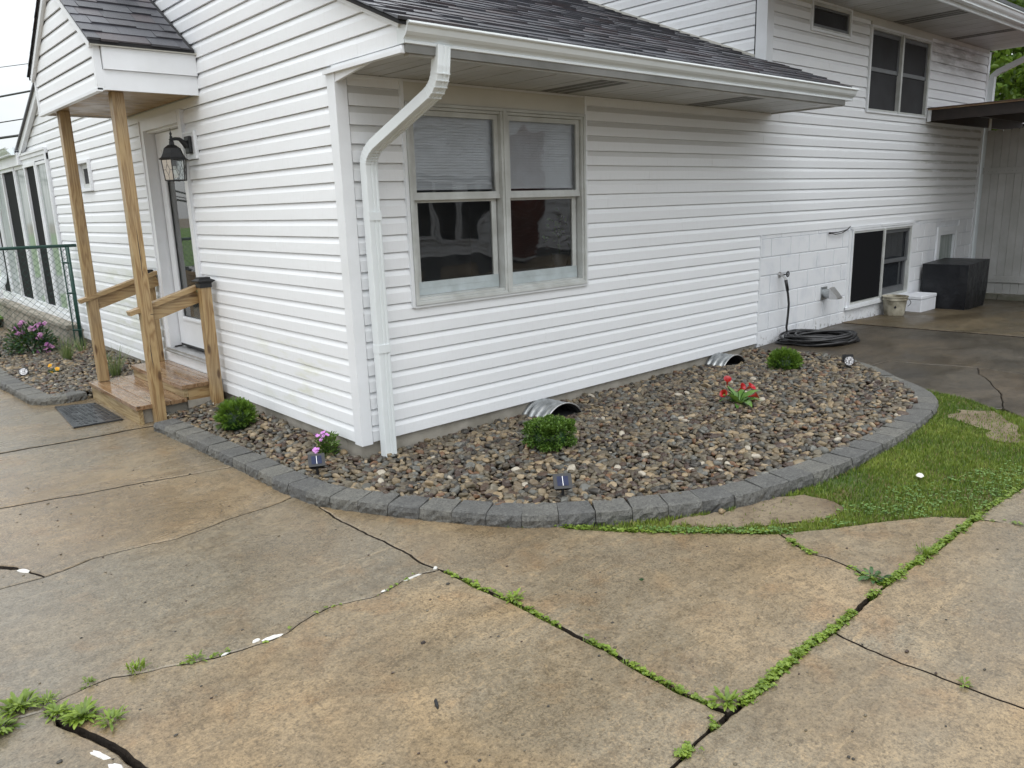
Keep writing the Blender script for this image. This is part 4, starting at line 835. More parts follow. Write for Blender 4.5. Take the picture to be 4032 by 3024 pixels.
def in_poly(px, py, poly):
    poly = np.array(poly); c = np.zeros(len(px), bool); j = len(poly) - 1
    for i in range(len(poly)):
        xi, yi = poly[i]; xj, yj = poly[j]
        with np.errstate(divide='ignore', invalid='ignore'): cond = ((yi > py) != (yj > py)) & (px < (xj - xi) * (py - yi) / (yj - yi + 1e-12) + xi)
        c ^= cond; j = i
    return c
def inset(P, d):
    o = []
    for i in range(len(P)):
        a = Vector(P[max(i - 1, 0)]); b = Vector(P[min(i + 1, len(P) - 1)]); t = (b - a).normalized(); o.append((P[i][0] - t.y * d, P[i][1] + t.x * d))
    return o
RI = inset(RO, .150)
bed_poly = [(-.02, 2.34), (-.50, 2.34), (-.545, 2.15)] + RI[1:-1] + [(4.72, -.01), (.02, -.01), (-.01, .02)]
LI = inset(LE, .15)
bed2_poly = [(-1.15, 9.0)] + LI[:-1] + [(-.70, 3.93), (-.74, 3.80), (-.3, 3.76), (.0, 3.76), (.0, 7.0), (-.1, 9.0)]
def zgrav(x, y):
    g_ = G(x); a = g_ + .042 + .006 * noise.noise(Vector((x * 3, y * 3, 0)))
    if x < .1: return a + .045 * min(1, max(0, (x + .35) / .35)) * min(1, max(0, (y - .1) / .8))
    zw = float(np.interp(x, [0, .3, 2.2, 3.4, 4.4, 4.72, 4.86], [-.08, -.10, -.078, -.085, -.080, -.03, .0])); t = min(1, max(0, -y / .85)); t = t * t * (3 - 2 * t)
    a = zw * (1 - t) + a * t
    for cx_, cy_, cd_ in ((1.78, -.32, .035), (4.22, -.28, .030)): a -= cd_ * max(0, 1 - (((x - cx_) / .34) ** 2 + ((y - cy_) / .26) ** 2))
    return a
def flat_poly(name, poly, mat, zf, dz, kind='structure'):
    tri = geometry.tessellate_polygon([[Vector((x, y, 0)) for x, y in poly]]); bm = bmesh.new(); vs = [bm.verts.new((x, y, 0)) for x, y in poly]
    for t in tri:
        try: bm.faces.new([vs[i] for i in t])
        except ValueError: pass
    for k in np.arange(-2, 6, .25):
        bmesh.ops.bisect_plane(bm, geom=bm.verts[:] + bm.edges[:] + bm.faces[:], plane_co=(k, 0, 0), plane_no=(1, 0, 0))
        bmesh.ops.bisect_plane(bm, geom=bm.verts[:] + bm.edges[:] + bm.faces[:], plane_co=(0, k * 1.7, 0), plane_no=(0, 1, 0))
    bmesh.ops.recalc_face_normals(bm, faces=bm.faces[:])
    for v in bm.verts: v.co.z = zf(v.co.x, v.co.y) + dz
    me = bpy.data.meshes.new(name); bm.to_mesh(me); bm.free(); o = link(name, me, mat); tag(o, kind=kind); return o
bedo = flat_poly('garden_bed', bed_poly, M['soil'], zgrav, -.030); bed2 = flat_poly('side_garden_bed', bed2_poly, M['soil'], zgrav, -.030)
def ico(sub):
    bm = bmesh.new(); bmesh.ops.create_icosphere(bm, subdivisions=sub, radius=1); bm.verts.index_update()
    V = np.array([v.co[:] for v in bm.verts]); F = np.array([[v.index for v in f.verts] for f in bm.faces]); bm.free(); return V, F
def stone_shapes(sub, n, seed):
    V, F = ico(sub); out = []; rr = np.random.default_rng(seed)
    for k in range(n):
        v = V.copy(); e_ = rr.uniform(.62, .95); v = np.sign(v) * np.abs(v) ** e_; v /= np.abs(v).max()
        for _ in range(rr.integers(3, 7)):
            d = rr.normal(size=3); d /= np.linalg.norm(d); c = rr.uniform(.62, .92); t = v @ d; over = np.maximum(t - c, 0); v -= np.outer(over * .88, d)
        ph = rr.uniform(0, 9, 3); v *= (1 + .07 * np.sin(v @ rr.normal(size=3) * 2.3 + ph[0]) + .04 * np.sin(v @ rr.normal(size=3) * 4 + ph[1]))[:, None]; out.append(v)
    return out, F
SH3, F3 = stone_shapes(3, 16, 1); SH2, F2 = stone_shapes(2, 14, 2)
# things stones must avoid (x,y,r)
AVOID = [(-.37, -.045, .012), (.383, -1.512, .012), (1.66, -.13, .0)]
def scatter(poly, sp, zoff, seed, smin, smax, jz):
    rr = np.random.default_rng(seed); P = np.array(poly); x0, y0 = P.min(0); x1, y1 = P.max(0)
    gx, gy = np.meshgrid(np.arange(x0, x1, sp), np.arange(y0, y1, sp * .9)); gx = gx + (np.arange(gx.shape[0]) % 2)[:, None] * sp / 2
    px = gx.ravel() + rr.uniform(-.38, .38, gx.size) * sp; py = gy.ravel() + rr.uniform(-.38, .38, gx.size) * sp
    k = in_poly(px, py, poly); k &= ~((np.abs(px - 1.66) < .225) & (py > -.265)); k &= ~((np.abs(px - 4.13) < .225) & (py > -.215)); px, py = px[k], py[k]
    S = []
    for x, y in zip(px, py):
        a = rr.uniform(smin, smax) * (1.35 if rr.random() < .06 else 1) * rr.choice([1, 1, .8]); b = a * rr.uniform(.6, .92); c = a * rr.uniform(.34, .62)
        tilt = rr.normal(0, .26, 2); ang = rr.uniform(0, 2 * np.pi)
        if rr.random() < .10: tilt = rr.normal(0, .8, 2)
        rz = np.array([[math.cos(ang), -math.sin(ang), 0], [math.sin(ang), math.cos(ang), 0], [0, 0, 1]]); cx_, sx_ = math.cos(tilt[0]), math.sin(tilt[0]); cy_, sy_ = math.cos(tilt[1]), math.sin(tilt[1])
        rx = np.array([[1, 0, 0], [0, cx_, -sx_], [0, sx_, cx_]]); ry = np.array([[cy_, 0, sy_], [0, 1, 0], [-sy_, 0, cy_]]); z = zgrav(x, y) + zoff + rr.uniform(-jz, jz)
        S.append(((x, y, z), (rx @ ry @ rz) * np.array([a, b, c])[None, :], rr.random(), a))
    return S
def pxsize(c, a):
    d = Vector(c) - CAM; z = d.dot(cf); u = d.dot(cr) / z; v = d.dot(cu) / z; ins = abs(u) < .64 and abs(v) < .48
    return (a / z) if (z > 0 and ins) else 0
def stones(poly, parent, seed, near=4.3, single=300):
    top = scatter(poly, .0405, .006, seed, .020, .036, .008); low = scatter(poly, .049, -.013, seed + 50, .020, .031, .005)
    top.sort(key=lambda s: -pxsize(s[0], s[3])); o = worldloc(parent); rr = random.Random(seed)
    for s in top[:single]:
        k = rr.randrange(len(SH3)); V = SH3[k] @ s[1].T + np.array(s[0]); c = np.array(s[0]); me = arr_mesh('stone', V - c, F3, {'rnd': np.full(len(V), s[2])}, True); link('stone', me, M['stone_one'], parent, loc=Vector(s[0]) - o)
    Vs, Fs, At = {3: [], 2: []}, {3: [], 2: []}, {3: [], 2: []}; off = {3: 0, 2: 0}
    for s in top[single:] + low:
        key = 3 if (Vector(s[0]) - CAM).length < near and s in top[single:single + 1] or ((Vector(s[0]) - CAM).length < near and s[0][2] > zgrav(s[0][0], s[0][1]) - .004) else 2
        SH, FF = (SH3, F3) if key == 3 else (SH2, F2); sh = SH[rr.randrange(len(SH))]; Vs[key].append(sh @ s[1].T + np.array(s[0])); Fs[key].append(FF + off[key]); At[key].append(np.full(len(sh), s[2])); off[key] += len(sh)
    V = np.concatenate(Vs[2] + Vs[3]); n2 = off[2]; F = np.concatenate(Fs[2] + [f + n2 for f in Fs[3]]); A = np.concatenate(At[2] + At[3])
    me = arr_mesh('stones', V, F, {'rnd': A}, True); return tag(link('stones', me, M['stone_one'], parent), kind='stuff')
stones(bed_poly, bedo, 21, 4.9, 299); stones(bed2_poly, bed2, 22, 0, 120)
# metal culvert arches at the foot of the wall
def culvert(x, yend, zc, label, r=.24):
    c = empty('window_well', (x, 0, -.1)); tag(c, label, 'culvert pipe', 'corrugated metal arches at the foot of the wall'); mb = MB(); n = 40; L_ = []
    ny = int((.02 - yend) / .012); prof = []
    for j in range(ny + 1):
        y = .02 + (yend - .02) * j / ny; rr = r - .008 + .008 * math.cos((y - yend) / .068 * 2 * math.pi); prof.append((y, rr))
    for t_, sgn in ((0, 1), (.003, -1)):
        vs = [(x + (rr - t_) * math.cos(math.pi * (1.15 * k / n - .075)), y, zc + (rr - t_) * math.sin(math.pi * (1.15 * k / n - .075))) for y, rr in prof for k in range(n + 1)]
        fs = [(i * (n + 1) + k, i * (n + 1) + k + 1, (i + 1) * (n + 1) + k + 1, (i + 1) * (n + 1) + k) for i in range(ny) for k in range(n)]; mb.mi = 0 if sgn == 1 else 1; mb.add(vs, fs)
    mb.build('corrugated_shell', None, c, True, mats=[M['galv'], M['dark']])  # inner face of the steel coloured dark to paint in the pipe's shade
    rim = MB(); rim.tube([(x + r * math.cos(math.pi * (1.15 * k / n - .075)), yend, zc + r * math.sin(math.pi * (1.15 * k / n - .075))) for k in range(n + 1)], .0055, 6); rim.build('rim', M['alu'], c, True)
    dk = MB(); dk.box(x - .22, x + .22, yend * .45, .02, zc, -.12 + .0); vs = [(x, .018, zc)] + [(x + (r - .012) * math.cos(math.pi * k / 20), .018, zc + (r - .012) * math.sin(math.pi * k / 20)) for k in range(21)]; dk = MB(); dk.add(vs, [(0, k + 1, k + 2) for k in range(20)]); dk.add([(x - .22, yend + .01, -.115), (x + .22, yend + .01, -.115), (x + .22, .01, -.10), (x - .22, .01, -.10)], [(0, 1, 2, 3)]); dk.build('painted_opening_shade', M['dark'], c)  # dark end disc and floor stand in for shade inside the arch
culvert(1.66, -.262, -.232, 'half buried corrugated metal arch behind the clipped boxwood'); culvert(4.13, -.212, -.228, 'half buried corrugated metal arch nearer the hose, left of the far round shrub')

# ------------------------------------------------------------------ plants
def leaves_mesh(name, P, D, Nn, ln, wd, mat, parent=None, rnd=None, fold=.25, hexa=True):
    """P base, D direction, Nn normal, arrays"""
    P, D, Nn = map(lambda a: np.asarray(a, float), (P, D, Nn)); n = len(P); D /= np.linalg.norm(D, axis=1)[:, None] + 1e-9; S = np.cross(D, Nn); S /= np.linalg.norm(S, axis=1)[:, None] + 1e-9; U = np.cross(S, D)
    ln = np.broadcast_to(np.asarray(ln, float), (n,))[:, None]; wd = np.broadcast_to(np.asarray(wd, float), (n,))[:, None]
    pts = [P, P + D * ln * .35 + S * wd * .5 + U * wd * fold, P + D * ln * .75 + S * wd * .38 + U * wd * fold * .6, P + D * ln - U * wd * .15, P + D * ln * .75 - S * wd * .38 + U * wd * fold * .6, P + D * ln * .35 - S * wd * .5 + U * wd * fold]
    V = np.stack(pts, 1).reshape(-1, 3); b = np.arange(n)[:, None] * 6; F = np.concatenate([b + np.array([0, 1, 2, 3])[None], b + np.array([0, 3, 4, 5])[None]])
    rnd = rng.random(n) if rnd is None else rnd
    if parent is not None: V = V - np.array(worldloc(parent))
    me = arr_mesh(name, V, F, {'rnd': np.repeat(rnd, 6)}, True); return link(name, me, mat, parent)
def sph(n): v = rng.normal(size=(n, 3)); return v / np.linalg.norm(v, axis=1)[:, None]
def boxwood(x, y, z, a, b, h, label):
    r = empty('boxwood_shrub', (x, y, z)); tag(r, label, 'shrub'); n = 8500; d = sph(n); d[:, 2] = np.where(d[:, 2] < -.55, -d[:, 2], d[:, 2]); q = np.sign(d) * np.abs(d) ** .55; q /= np.maximum(np.abs(q).max(1), .001)[:, None] ** .35
    rad = rng.uniform(.55, 1.04, n) ** .5; bump_ = 1 + .10 * np.sin(q[:, 0] * 7 + 1) * np.sin(q[:, 1] * 8) * 1 + .08 * np.sin(q[:, 2] * 9)
    P = np.array([x, y, z + h * .48]) + q * rad[:, None] * bump_[:, None] * np.array([a, b, h * .52]) * .86; P[:, 2] = np.maximum(P[:, 2], z + .005)
    Dr = q + rng.normal(0, .5, (n, 3)) + np.array([0, 0, .5]); leaves_mesh('foliage', P, Dr, rng.normal(size=(n, 3)) * .6 + q + [0, 0, .8], rng.uniform(.010, .016, n), rng.uniform(.007, .010, n), M['boxwood'], r, rnd=np.clip(rng.random(n) * .9 + (rad - .92) * 1.5, 0, 1))
    SP = []; SD = []; SN = []
    for q_ in range(70):
        d = sph(1)[0]; d[2] = abs(d[2]) + .25; d /= np.linalg.norm(d); b0 = np.array([x, y, z + h * .5]) + np.sign(d) * np.abs(d) ** .6 * np.array([a, b, h * .5]) * .88; ax = d * .5 + np.array([0, 0, .9]) + rng.normal(0, .25, 3); ax /= np.linalg.norm(ax); L__ = rng.uniform(.012, .036)
        for j in range(9): an = j * 2.4; SP.append(b0 + ax * L__ * j / 9); SD.append(np.array([math.cos(an), math.sin(an), .7])); SN.append(ax)
    leaves_mesh('new_shoots', SP, SD, SN, .012, .008, M['boxwood'], r, rnd=rng.uniform(.6, 1, len(SP)))
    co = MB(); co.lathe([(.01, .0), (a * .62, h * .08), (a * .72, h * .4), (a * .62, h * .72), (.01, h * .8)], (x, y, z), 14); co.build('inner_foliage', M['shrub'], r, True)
    s = MB()
    for k in range(9): an = k * .7; s.tube([(x, y, z - .02), (x + .04 * math.cos(an), y + .04 * math.sin(an), z + h * .4), (x + a * .7 * math.cos(an), y + b * .7 * math.sin(an), z + h * .75)], .004, 5)
    s.build('stem', M['bark'], r)
def thuja(x, y, z, a, h, label, seed):
    global rng; rng = np.random.default_rng(seed)
    r = empty('arborvitae_shrub', (x, y, z)); tag(r, label, 'shrub'); P = []; D = []; Nn = []; Rn = []
    for k in range(1250):
        d = sph(1)[0]; d[2] = d[2] if d[2] > -.5 else -d[2]; base = np.array([x, y, z + h * .40]) + d * np.array([a, a, h * .55]) * rng.uniform(.42, .86); ax = d + rng.normal(0, .35, 3) + [0, 0, .35]; ax /= np.linalg.norm(ax); sd_ = np.cross(ax, rng.normal(size=3)); sd_ /= np.linalg.norm(sd_); nn = np.cross(ax, sd_); L_ = rng.uniform(.026, .046); c = rng.random()
        for j in range(6):
            t = j / 5
            for s_ in (-1, 1):
                P.append(base + ax * L_ * t * .8); D.append(ax * .8 + sd_ * s_ * (.85 - .5 * t)); Nn.append(nn); Rn.append(min(1, max(0, c * .6 + t * .35)))
        P.append(base + ax * L_ * .6); D.append(ax); Nn.append(nn); Rn.append(c)
    n = len(P); leaves_mesh('foliage', P, D, Nn, rng.uniform(.010, .018, n), rng.uniform(.0028, .0045, n), M['thuja'], r, rnd=np.array(Rn), fold=.1)
    s = MB()
    for k in range(7): an = k * .9; s.tube([(x, y, z - .02), (x + a * .3 * math.cos(an), y + a * .3 * math.sin(an), z + h * .4), (x + a * .6 * math.cos(an), y + a * .6 * math.sin(an), z + h * .7)], .004, 5)
    s.build('stem', M['bark'], r)
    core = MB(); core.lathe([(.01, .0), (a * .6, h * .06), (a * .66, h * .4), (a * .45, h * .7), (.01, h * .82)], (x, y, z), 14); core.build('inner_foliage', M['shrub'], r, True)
boxwood(.985, -.79, -.085, .165, .150, .200, 'clipped boxwood ball shrub standing before the nearer metal arch')
thuja(-.285, 1.40, -.10, .160, .25, 'feathery round shrub beside the capped pine post near the steps', 31)
thuja(3.955, -.845, -.035, .160, .215, 'feathery round shrub at the far end of the bed near the coiled hose', 32)
rng = np.random.default_rng(5)
def strap(name, base, d, ln, w, bend_, mat, parent, seg=6, rnd=.5, cup=.3, shape=None):
    """arching tapered leaf"""
    base = Vector(base); d = Vector(d).normalized(); sd_ = d.cross(Vector((0, 0, 1))).normalized() if abs(d.z) < .98 else Vector((1, 0, 0)); vs = []; fs = []; p = base.copy(); dr = d.copy()
    for i in range(seg + 1):
        t = i / seg; ww = w * (shape(t) if shape else math.sin(math.pi * (.12 + .88 * t)) ** .8 if t < 1 else 0) * .5; up = sd_.cross(dr)
        vs += [p - sd_ * ww + up * ww * cup, p - up * ww * .0, p + sd_ * ww + up * ww * cup]; p = p + dr * (ln / seg); dr = (dr + Vector((0, 0, -1)) * bend_ / seg).normalized()
    for i in range(seg): b = i * 3; fs += [(b, b + 1, b + 4, b + 3), (b + 1, b + 2, b + 5, b + 4)]
    return vs, fs
def join_leaves(name, items, mat, parent, rnds=None):
    V = []; F = []; A = []
    for k, (vs, fs) in enumerate(items): b = len(V); V += [tuple(v) for v in vs]; F += [tuple(i + b for i in f) for f in fs]; A += [rnds[k] if rnds else random.random()] * len(vs)
    o = worldloc(parent) if parent else Vector(); me = arr_mesh(name, np.array(V) - np.array(o), np.array(F), {'rnd': A}, True); return link(name, me, mat, parent)
_n = 46; _p = np.array([2.25, .36, 1.34]) + rng.normal(0, 1, (_n, 3)) * [.07, .05, .09]; leaves_mesh('foliage', _p, rng.normal(0, 1, (_n, 3)) + [0, -.3, .2], rng.normal(0, .4, (_n, 3)) + [0, -.6, .8], .045, .026, M['calla'], HOUSEPLANT)
_s = MB(); _s.tube([(2.27, .36, 1.1), (2.26, .36, 1.25), (2.24, .35, 1.4)], .004, 5); _s.build('stem', M['calla'], HOUSEPLANT)
# calla lily: five red flowers, broad leaves
cx, cy, cz = 2.69, -1.17, -.05
ca = empty('calla_lily', (cx, cy, cz)); tag(ca, 'red flowering calla lily with broad green leaves in the middle of the gravel bed', 'flower')
rr = random.Random(8)
for k in range(15):
    an = rr.uniform(0, 6.28); el = rr.uniform(.25, 1.2); ln = rr.uniform(.15, .25); it = strap('l', (cx + .02 * math.cos(an), cy + .02 * math.sin(an), cz + .01), (math.cos(an) * math.cos(el), math.sin(an) * math.cos(el), math.sin(el)), ln, ln * .34, 1.1, None, None, shape=lambda t: math.sin(math.pi * min(1, t ** .8 * .97 + .03)))
    join_leaves('leaf', [it], M['calla'], ca)
def calla_fl(p, ax, s):
    p = Vector(p); ax = Vector(ax).normalized(); a = ax.orthogonal().normalized(); b_ = ax.cross(a); vs = []; fs = []; n = 14; rows = [(0, .10), (.4, .20), (.75, .42), (.95, .75), (1.0, 1.05)]
    for i, (t, r_) in enumerate(rows):
        for k in range(n):
            th = 2 * math.pi * k / n; lip = (.35 * math.cos(th) * max(0, t - .5)); rad = r_ * s * .42 * (1 + .15 * math.cos(th) * t); vs.append(p + ax * (t * s + lip * s) + (a * math.cos(th) + b_ * math.sin(th)) * rad)
    for i in range(len(rows) - 1):
        for k in range(n): fs.append((i * n + k, i * n + (k + 1) % n, (i + 1) * n + (k + 1) % n, (i + 1) * n + k))
    return vs, fs
for (dx, dz, ax, s) in [(-.105, .155, (-.2, -.2, 1), .055), (-.02, .118, (.1, -.8, .8), .050), (.035, .128, (-.1, -1, .7), .066), (-.115, .095, (-.9, -.3, .35), .06), (.060, .075, (.5, -.9, .25), .058)]:
    o = Vector((cx, cy, cz)); p = o + cr * dx + Vector((0, 0, dz)) - Vector((cf.x, cf.y, 0)) * .03; join_leaves('flower', [calla_fl(p, ax, s * 1.22)], M['red'], ca)
    st = MB(); st.tube([o, o.lerp(p, .5) + Vector((0, 0, .02)), p + Vector(ax).normalized() * .004], .0035, 5); st.build('flower_stem', M['calla'], ca)
def small_flowers(root, pts, r_, mat, pet=5, nrm=None):
    for (x, y, z) in pts:
        P = []; D = []; Nn = []; nn = Vector((rng.normal(0, .3) - .3, -.6 + rng.normal(0, .3), .8)).normalized(); a = nn.orthogonal().normalized(); b_ = nn.cross(a)
        for k in range(pet): th = 2 * math.pi * k / pet; P.append((x, y, z)); D.append(a * math.cos(th) + b_ * math.sin(th)); Nn.append(nn)
        leaves_mesh('flower', P, D, Nn, r_, r_ * .95, mat, root, fold=.05)
def herb(root, x, y, z, rad, h, n, ln, wd, mat, lean=.6):
    P = []; D = []
    for k in range(n):
        an = rng.uniform(0, 6.28); q = rng.random() ** .6 * rad; hh = rng.random() * h; P.append((x + q * math.cos(an), y + q * math.sin(an), z + hh)); D.append((math.cos(an) * lean + rng.normal(0, .3), math.sin(an) * lean + rng.normal(0, .3), rng.uniform(.0, 1)))
    return leaves_mesh('foliage', P, D, np.array([[0, 0, 1.]] * n) + rng.normal(0, .4, (n, 3)), rng.uniform(.7, 1.2, n) * ln, rng.uniform(.8, 1.2, n) * wd, mat, root)
dx_, dy_, dz_ = -.12, .26, -.105
di = empty('pink_dianthus', (dx_, dy_, dz_)); tag(di, 'pink flowering plant behind the small solar light by the house corner', 'flower')
herb(di, dx_, dy_, dz_, .07, .15, 620, .026, .009, M['boxwood'])
S0 = Vector((dx_, dy_, dz_)); C_ = Vector((cr.x, cr.y, 0)).normalized(); fl = [S0 + C_ * a + Vector((0, 0, b)) - Vector((cf.x, cf.y, 0)) * c for a, b, c in [(-.075, .165, .02), (-.06, .155, .03), (-.045, .15, .02), (-.03, .165, .0), (-.02, .15, .03), (-.005, .158, .01), (.01, .155, .02), (-.035, .128, .04), (-.02, .172, .0), (-.075, .07, .06), (-.062, .06, .06), (-.070, .052, .065), (-.055, .072, .06), (-.082, .060, .06)]]
small_flowers(di, [tuple(p) for p in fl], .015, M['pink'])
st = MB(); [st.tube([S0, S0.lerp(p, .6) + Vector((0, 0, .02)), p], .0015, 4) for p in fl[:9:2]]; st.build('flower_stem', M['shrub'], di)
yx, yy, yz = -.74, 5.20, -.125
ye = empty('yellow_pansy', (yx, yy, yz)); tag(ye, 'low yellow flowering plant in the left bed in front of the fence', 'flower'); herb(ye, yx, yy, yz, .05, .05, 60, .03, .012, M['shrub']); C2_ = Vector((cr.x, cr.y, 0))
small_flowers(ye, [tuple(Vector((yx, yy, yz)) + C2_ * a + Vector((0, 0, b))) for a, b in [(-.045, .10), (-.035, .105), (-.04, .095), (.03, .06), (.04, .055), (.035, .07), (.045, .065), (-.03, .03)]], .020, M['yellow'])
# rhododendron
rx_, ry_, rz_ = -.60, 7.0, -.12
rh = empty('rhododendron_shrub', (rx_, ry_, rz_)); tag(rh, 'dark leafy shrub with pink and purple blooms behind the chain link fence', 'shrub')
n = 900; d = sph(n); d[:, 2] = np.abs(d[:, 2]); P = np.array([rx_, ry_, rz_ + .05]) + d * rng.uniform(.4, 1, n)[:, None] * np.array([.30, .28, .32]); leaves_mesh('foliage', P, d + rng.normal(0, .4, (n, 3)), d + [0, 0, 1], rng.uniform(.05, .085, n), .022, M['shrub'], rh)
for a, b, c in [(-.17, .33, 0), (-.10, .36, 0), (-.04, .30, .1), (.09, .33, .05), (.14, .35, 0), (.20, .20, .1), (.27, .10, .1), (.25, .03, .12)]:
    c0 = Vector((rx_, ry_, rz_)) + C2_ * a + Vector((0, 0, b)) - Vector((cf.x, cf.y, 0)) * c; small_flowers(rh, [tuple(c0 + Vector(rng.normal(0, .022, 3))) for _ in range(5)], .035, M['mauve'])
sm = MB(); [sm.tube([(rx_, ry_, rz_ - .02), (rx_ + .2 * math.cos(k), ry_ + .2 * math.sin(k), rz_ + .25)], .006, 5) for k in range(6)]; sm.build('stem', M['bark'], rh)
def tuft(x, y, z, h, n, spread, label, seed):
    r_ = random.Random(seed); root = empty('ornamental_grass', (x, y, z)); tag(root, label, 'grass clump'); it = []
    for k in range(n):
        an = r_.uniform(0, 6.28); el = r_.uniform(1.05, 1.5); it.append(strap('b', (x + .03 * math.cos(an), y + .03 * math.sin(an), z), (math.cos(an) * math.cos(el), math.sin(an) * math.cos(el), math.sin(el)), h * r_.uniform(.5, 1.15), .006, spread * r_.uniform(.2, 1.3), None, None, 5, cup=.2, shape=lambda t: (1 - t) ** .5))
    join_leaves('blades', it, M['oat'], root)
tuft(-.44, 5.95, -.12, .30, 90, .9, 'clump of upright ornamental grass at the foot of the green fence post', 1); tuft(-.33, 4.42, -.115, .34, 90, .7, 'clump of green ornamental grass behind the far pine porch post', 2); tuft(-.18, 6.35, -.12, .24, 50, 1.4, 'pale arching ornamental grass close to the white wall by the fence', 3)

# ------------------------------------------------------------------ solar lights
def solar(x, y, z, head, face, label, kind='panel'):
    s = empty('solar_light', (x, y, z)); tag(s, label, 'garden light', 'black solar garden lights in the beds'); H = Vector((x, y, z + head)); f = Vector(face).normalized(); side = Vector((0, 0, 1)).cross(f).normalized(); up = f.cross(side)
    st = MB(); st.tube([(x, y, z - .05), (x, y, z + head * .8)], .009, 8); st.tube([(x, y, z + head * .55), (x, y, z + head * .85)], .013, 8); st.build('stake', M['black'], s)
    def OB(mb, c, w, h, d, tw=None):
        tw = tw or w; vs = [c + side * (a * (w if k == 0 else tw) / 2) + up * (b * (h if k == 0 else h * .8) / 2) + f * (d / 2 if k == 0 else -d / 2) for k in (0, 1) for b in (-1, 1) for a in (-1, 1)]; mb.add(vs, [(0, 1, 3, 2), (4, 6, 7, 5), (0, 4, 5, 1), (2, 3, 7, 6), (0, 2, 6, 4), (1, 5, 7, 3)])
    if kind == 'panel':
        b = MB(); OB(b, H, .105, .092, .012); OB(b, H - f * .028, .100, .086, .046, .070); b.build('housing', M['black'], s)
        p = MB(); OB(p, H + f * .0067 - side * .0165, .031, .058, .0015); OB(p, H + f * .0067 + side * .0165, .031, .058, .0015); p.build('solar_panel', M['cell'], s); q = MB(); OB(q, H + f * .0078, .0025, .058, .001); q.build('busbar', M['alu'], s)
    else:
        b = MB(); n = 20; b.tube([H - f * .05, H - f * .02, H, H + f * .012], .04, n, rad=[.022, .040, .044, .046]); b.build('housing', M['black'], s, False)
        p = MB(); p.tube([H + f * .011, H + f * .0135], .039, n); p.build('lens', M['lens'], s); c = MB(); OB(c, H - f * .055 + Vector((0, 0, .02)), .09, .07, .03); c.build('panel_back', M['black'], s)
solar(-.365, -.04, -.115, .105, (-.30, -.62, .72), 'small solar light in front of the pink flowers by the house corner'); solar(.385, -1.50, -.10, .115, (-.45, -.62, .70), 'small solar light beside the front curve of blocks')
solar(4.256, -1.30, -.01, .085, (-.80, -.62, .12), 'round faced spotlight at the far end of the gravel bed near the hose', 'spot'); solar(-1.01, 5.32, -.12, .05, (-.20, -.85, .5), 'round faced spotlight lying low in the left bed near the yellow flowers', 'spot')

# ------------------------------------------------------------------ lawn
def proj(P):
    d = np.asarray(P) - np.array(CAM); z = d @ np.array(cf); return (d @ np.array(cr)) / z, (d @ np.array(cu)) / z, z
lawn_poly = GE + GE2[1:-1] + [(1.72, -3.19), (2.31, -3.235), (2.9, -3.42), (3.3, -3.6)] + r(AG)[1:-1] + [(4.1, -2.02)]
lawn_full = lawn_poly[:] + [p for p in RO[::-1] if p[0] < 4.05 and p[1] < -1.4]
flat_poly('lawn_ground', lawn_full, M['lawnbase'], lambda x, y: G(x), -.012)
dirt_p = [(.62, -2.06), (.768, -2.112), (1.007, -2.226), (1.285, -2.311), (1.411, -2.38), (1.45, -2.5), (1.40, -2.62), (1.25, -2.66), (1.121, -2.62), (.964, -2.50), (.80, -2.33), (.60, -2.10)]
dirt_p = jag(dirt_p, .06, .03, True, .05)
flat_poly('bare_dirt', dirt_p, M['dirt'], lambda x, y: G(x), -.004)
dirt2_p = [(3.42, -2.50), (3.7, -2.45), (3.75, -2.62), (3.5, -2.85), (3.15, -3.0), (3.1, -2.85)]
dirt2_p = jag(dirt2_p, .06, .05, True, .10)
flat_poly('bare_dirt', dirt2_p, M['dirt'], lambda x, y: G(x), -.003)
def blades(name, px, py, h, w, mat, zf=lambda x: G(x) - .012, lean=.5, parent=None, rv=None):
    n = len(px); an = rng.uniform(0, 2 * np.pi, n); z = np.array([zf(x) for x in px]); hh = h * rng.uniform(.55, 1.25, n); ww = w * rng.uniform(.7, 1.3, n); ln = rng.uniform(.1, 1, n) * lean * hh
    dx, dy = np.cos(an), np.sin(an); sa = an + rng.uniform(.8, 2.2, n); sx, sy = np.cos(sa), np.sin(sa); B = np.stack([px, py, z], 1)
    f = lambda t, lo: B + np.stack([dx * ln * t * t, dy * ln * t * t, hh * t * (1 - .18 * t)], 1) + np.stack([sx * ww * lo, sy * ww * lo, np.zeros(n)], 1)
    V = np.stack([f(0, -.5), f(0, .5), f(.55, .42), f(.55, -.42), f(1, 0)], 1).reshape(-1, 3); b = np.arange(n)[:, None] * 5
    F = np.concatenate([np.concatenate([b, b + 1, b + 2], 1), np.concatenate([b, b + 2, b + 3], 1), np.concatenate([b + 3, b + 2, b + 4], 1)]); me = arr_mesh(name, V, F, {'rnd': np.repeat(rng.random(n) if rv is None else rv, 5)}, True); return link(name, me, mat, parent)
def randin(poly, n):
    P = np.array(poly); lo = P.min(0); hi = P.max(0); x = rng.uniform(lo[0], hi[0], n); y = rng.uniform(lo[1], hi[1], n); k = in_poly(x, y, poly); return x[k], y[k]
x, y = randin(lawn_full, 230000); jx = np.array([noise.noise(Vector((a * 14, b * 14, 2))) for a, b in zip(x, y)]) * .05; k = ~in_poly(x + jx, y + jx * .8, dirt_p) | (rng.random(len(x)) < .015); nz_ = np.array([noise.noise(Vector((a * 2.2, b * 2.2, 0))) for a, b in zip(x, y)]); k &= ~(in_poly(x, y, dirt2_p) & (rng.random(len(x)) > .30)); k &= (rng.random(len(x)) < .85 + nz_ * .8)
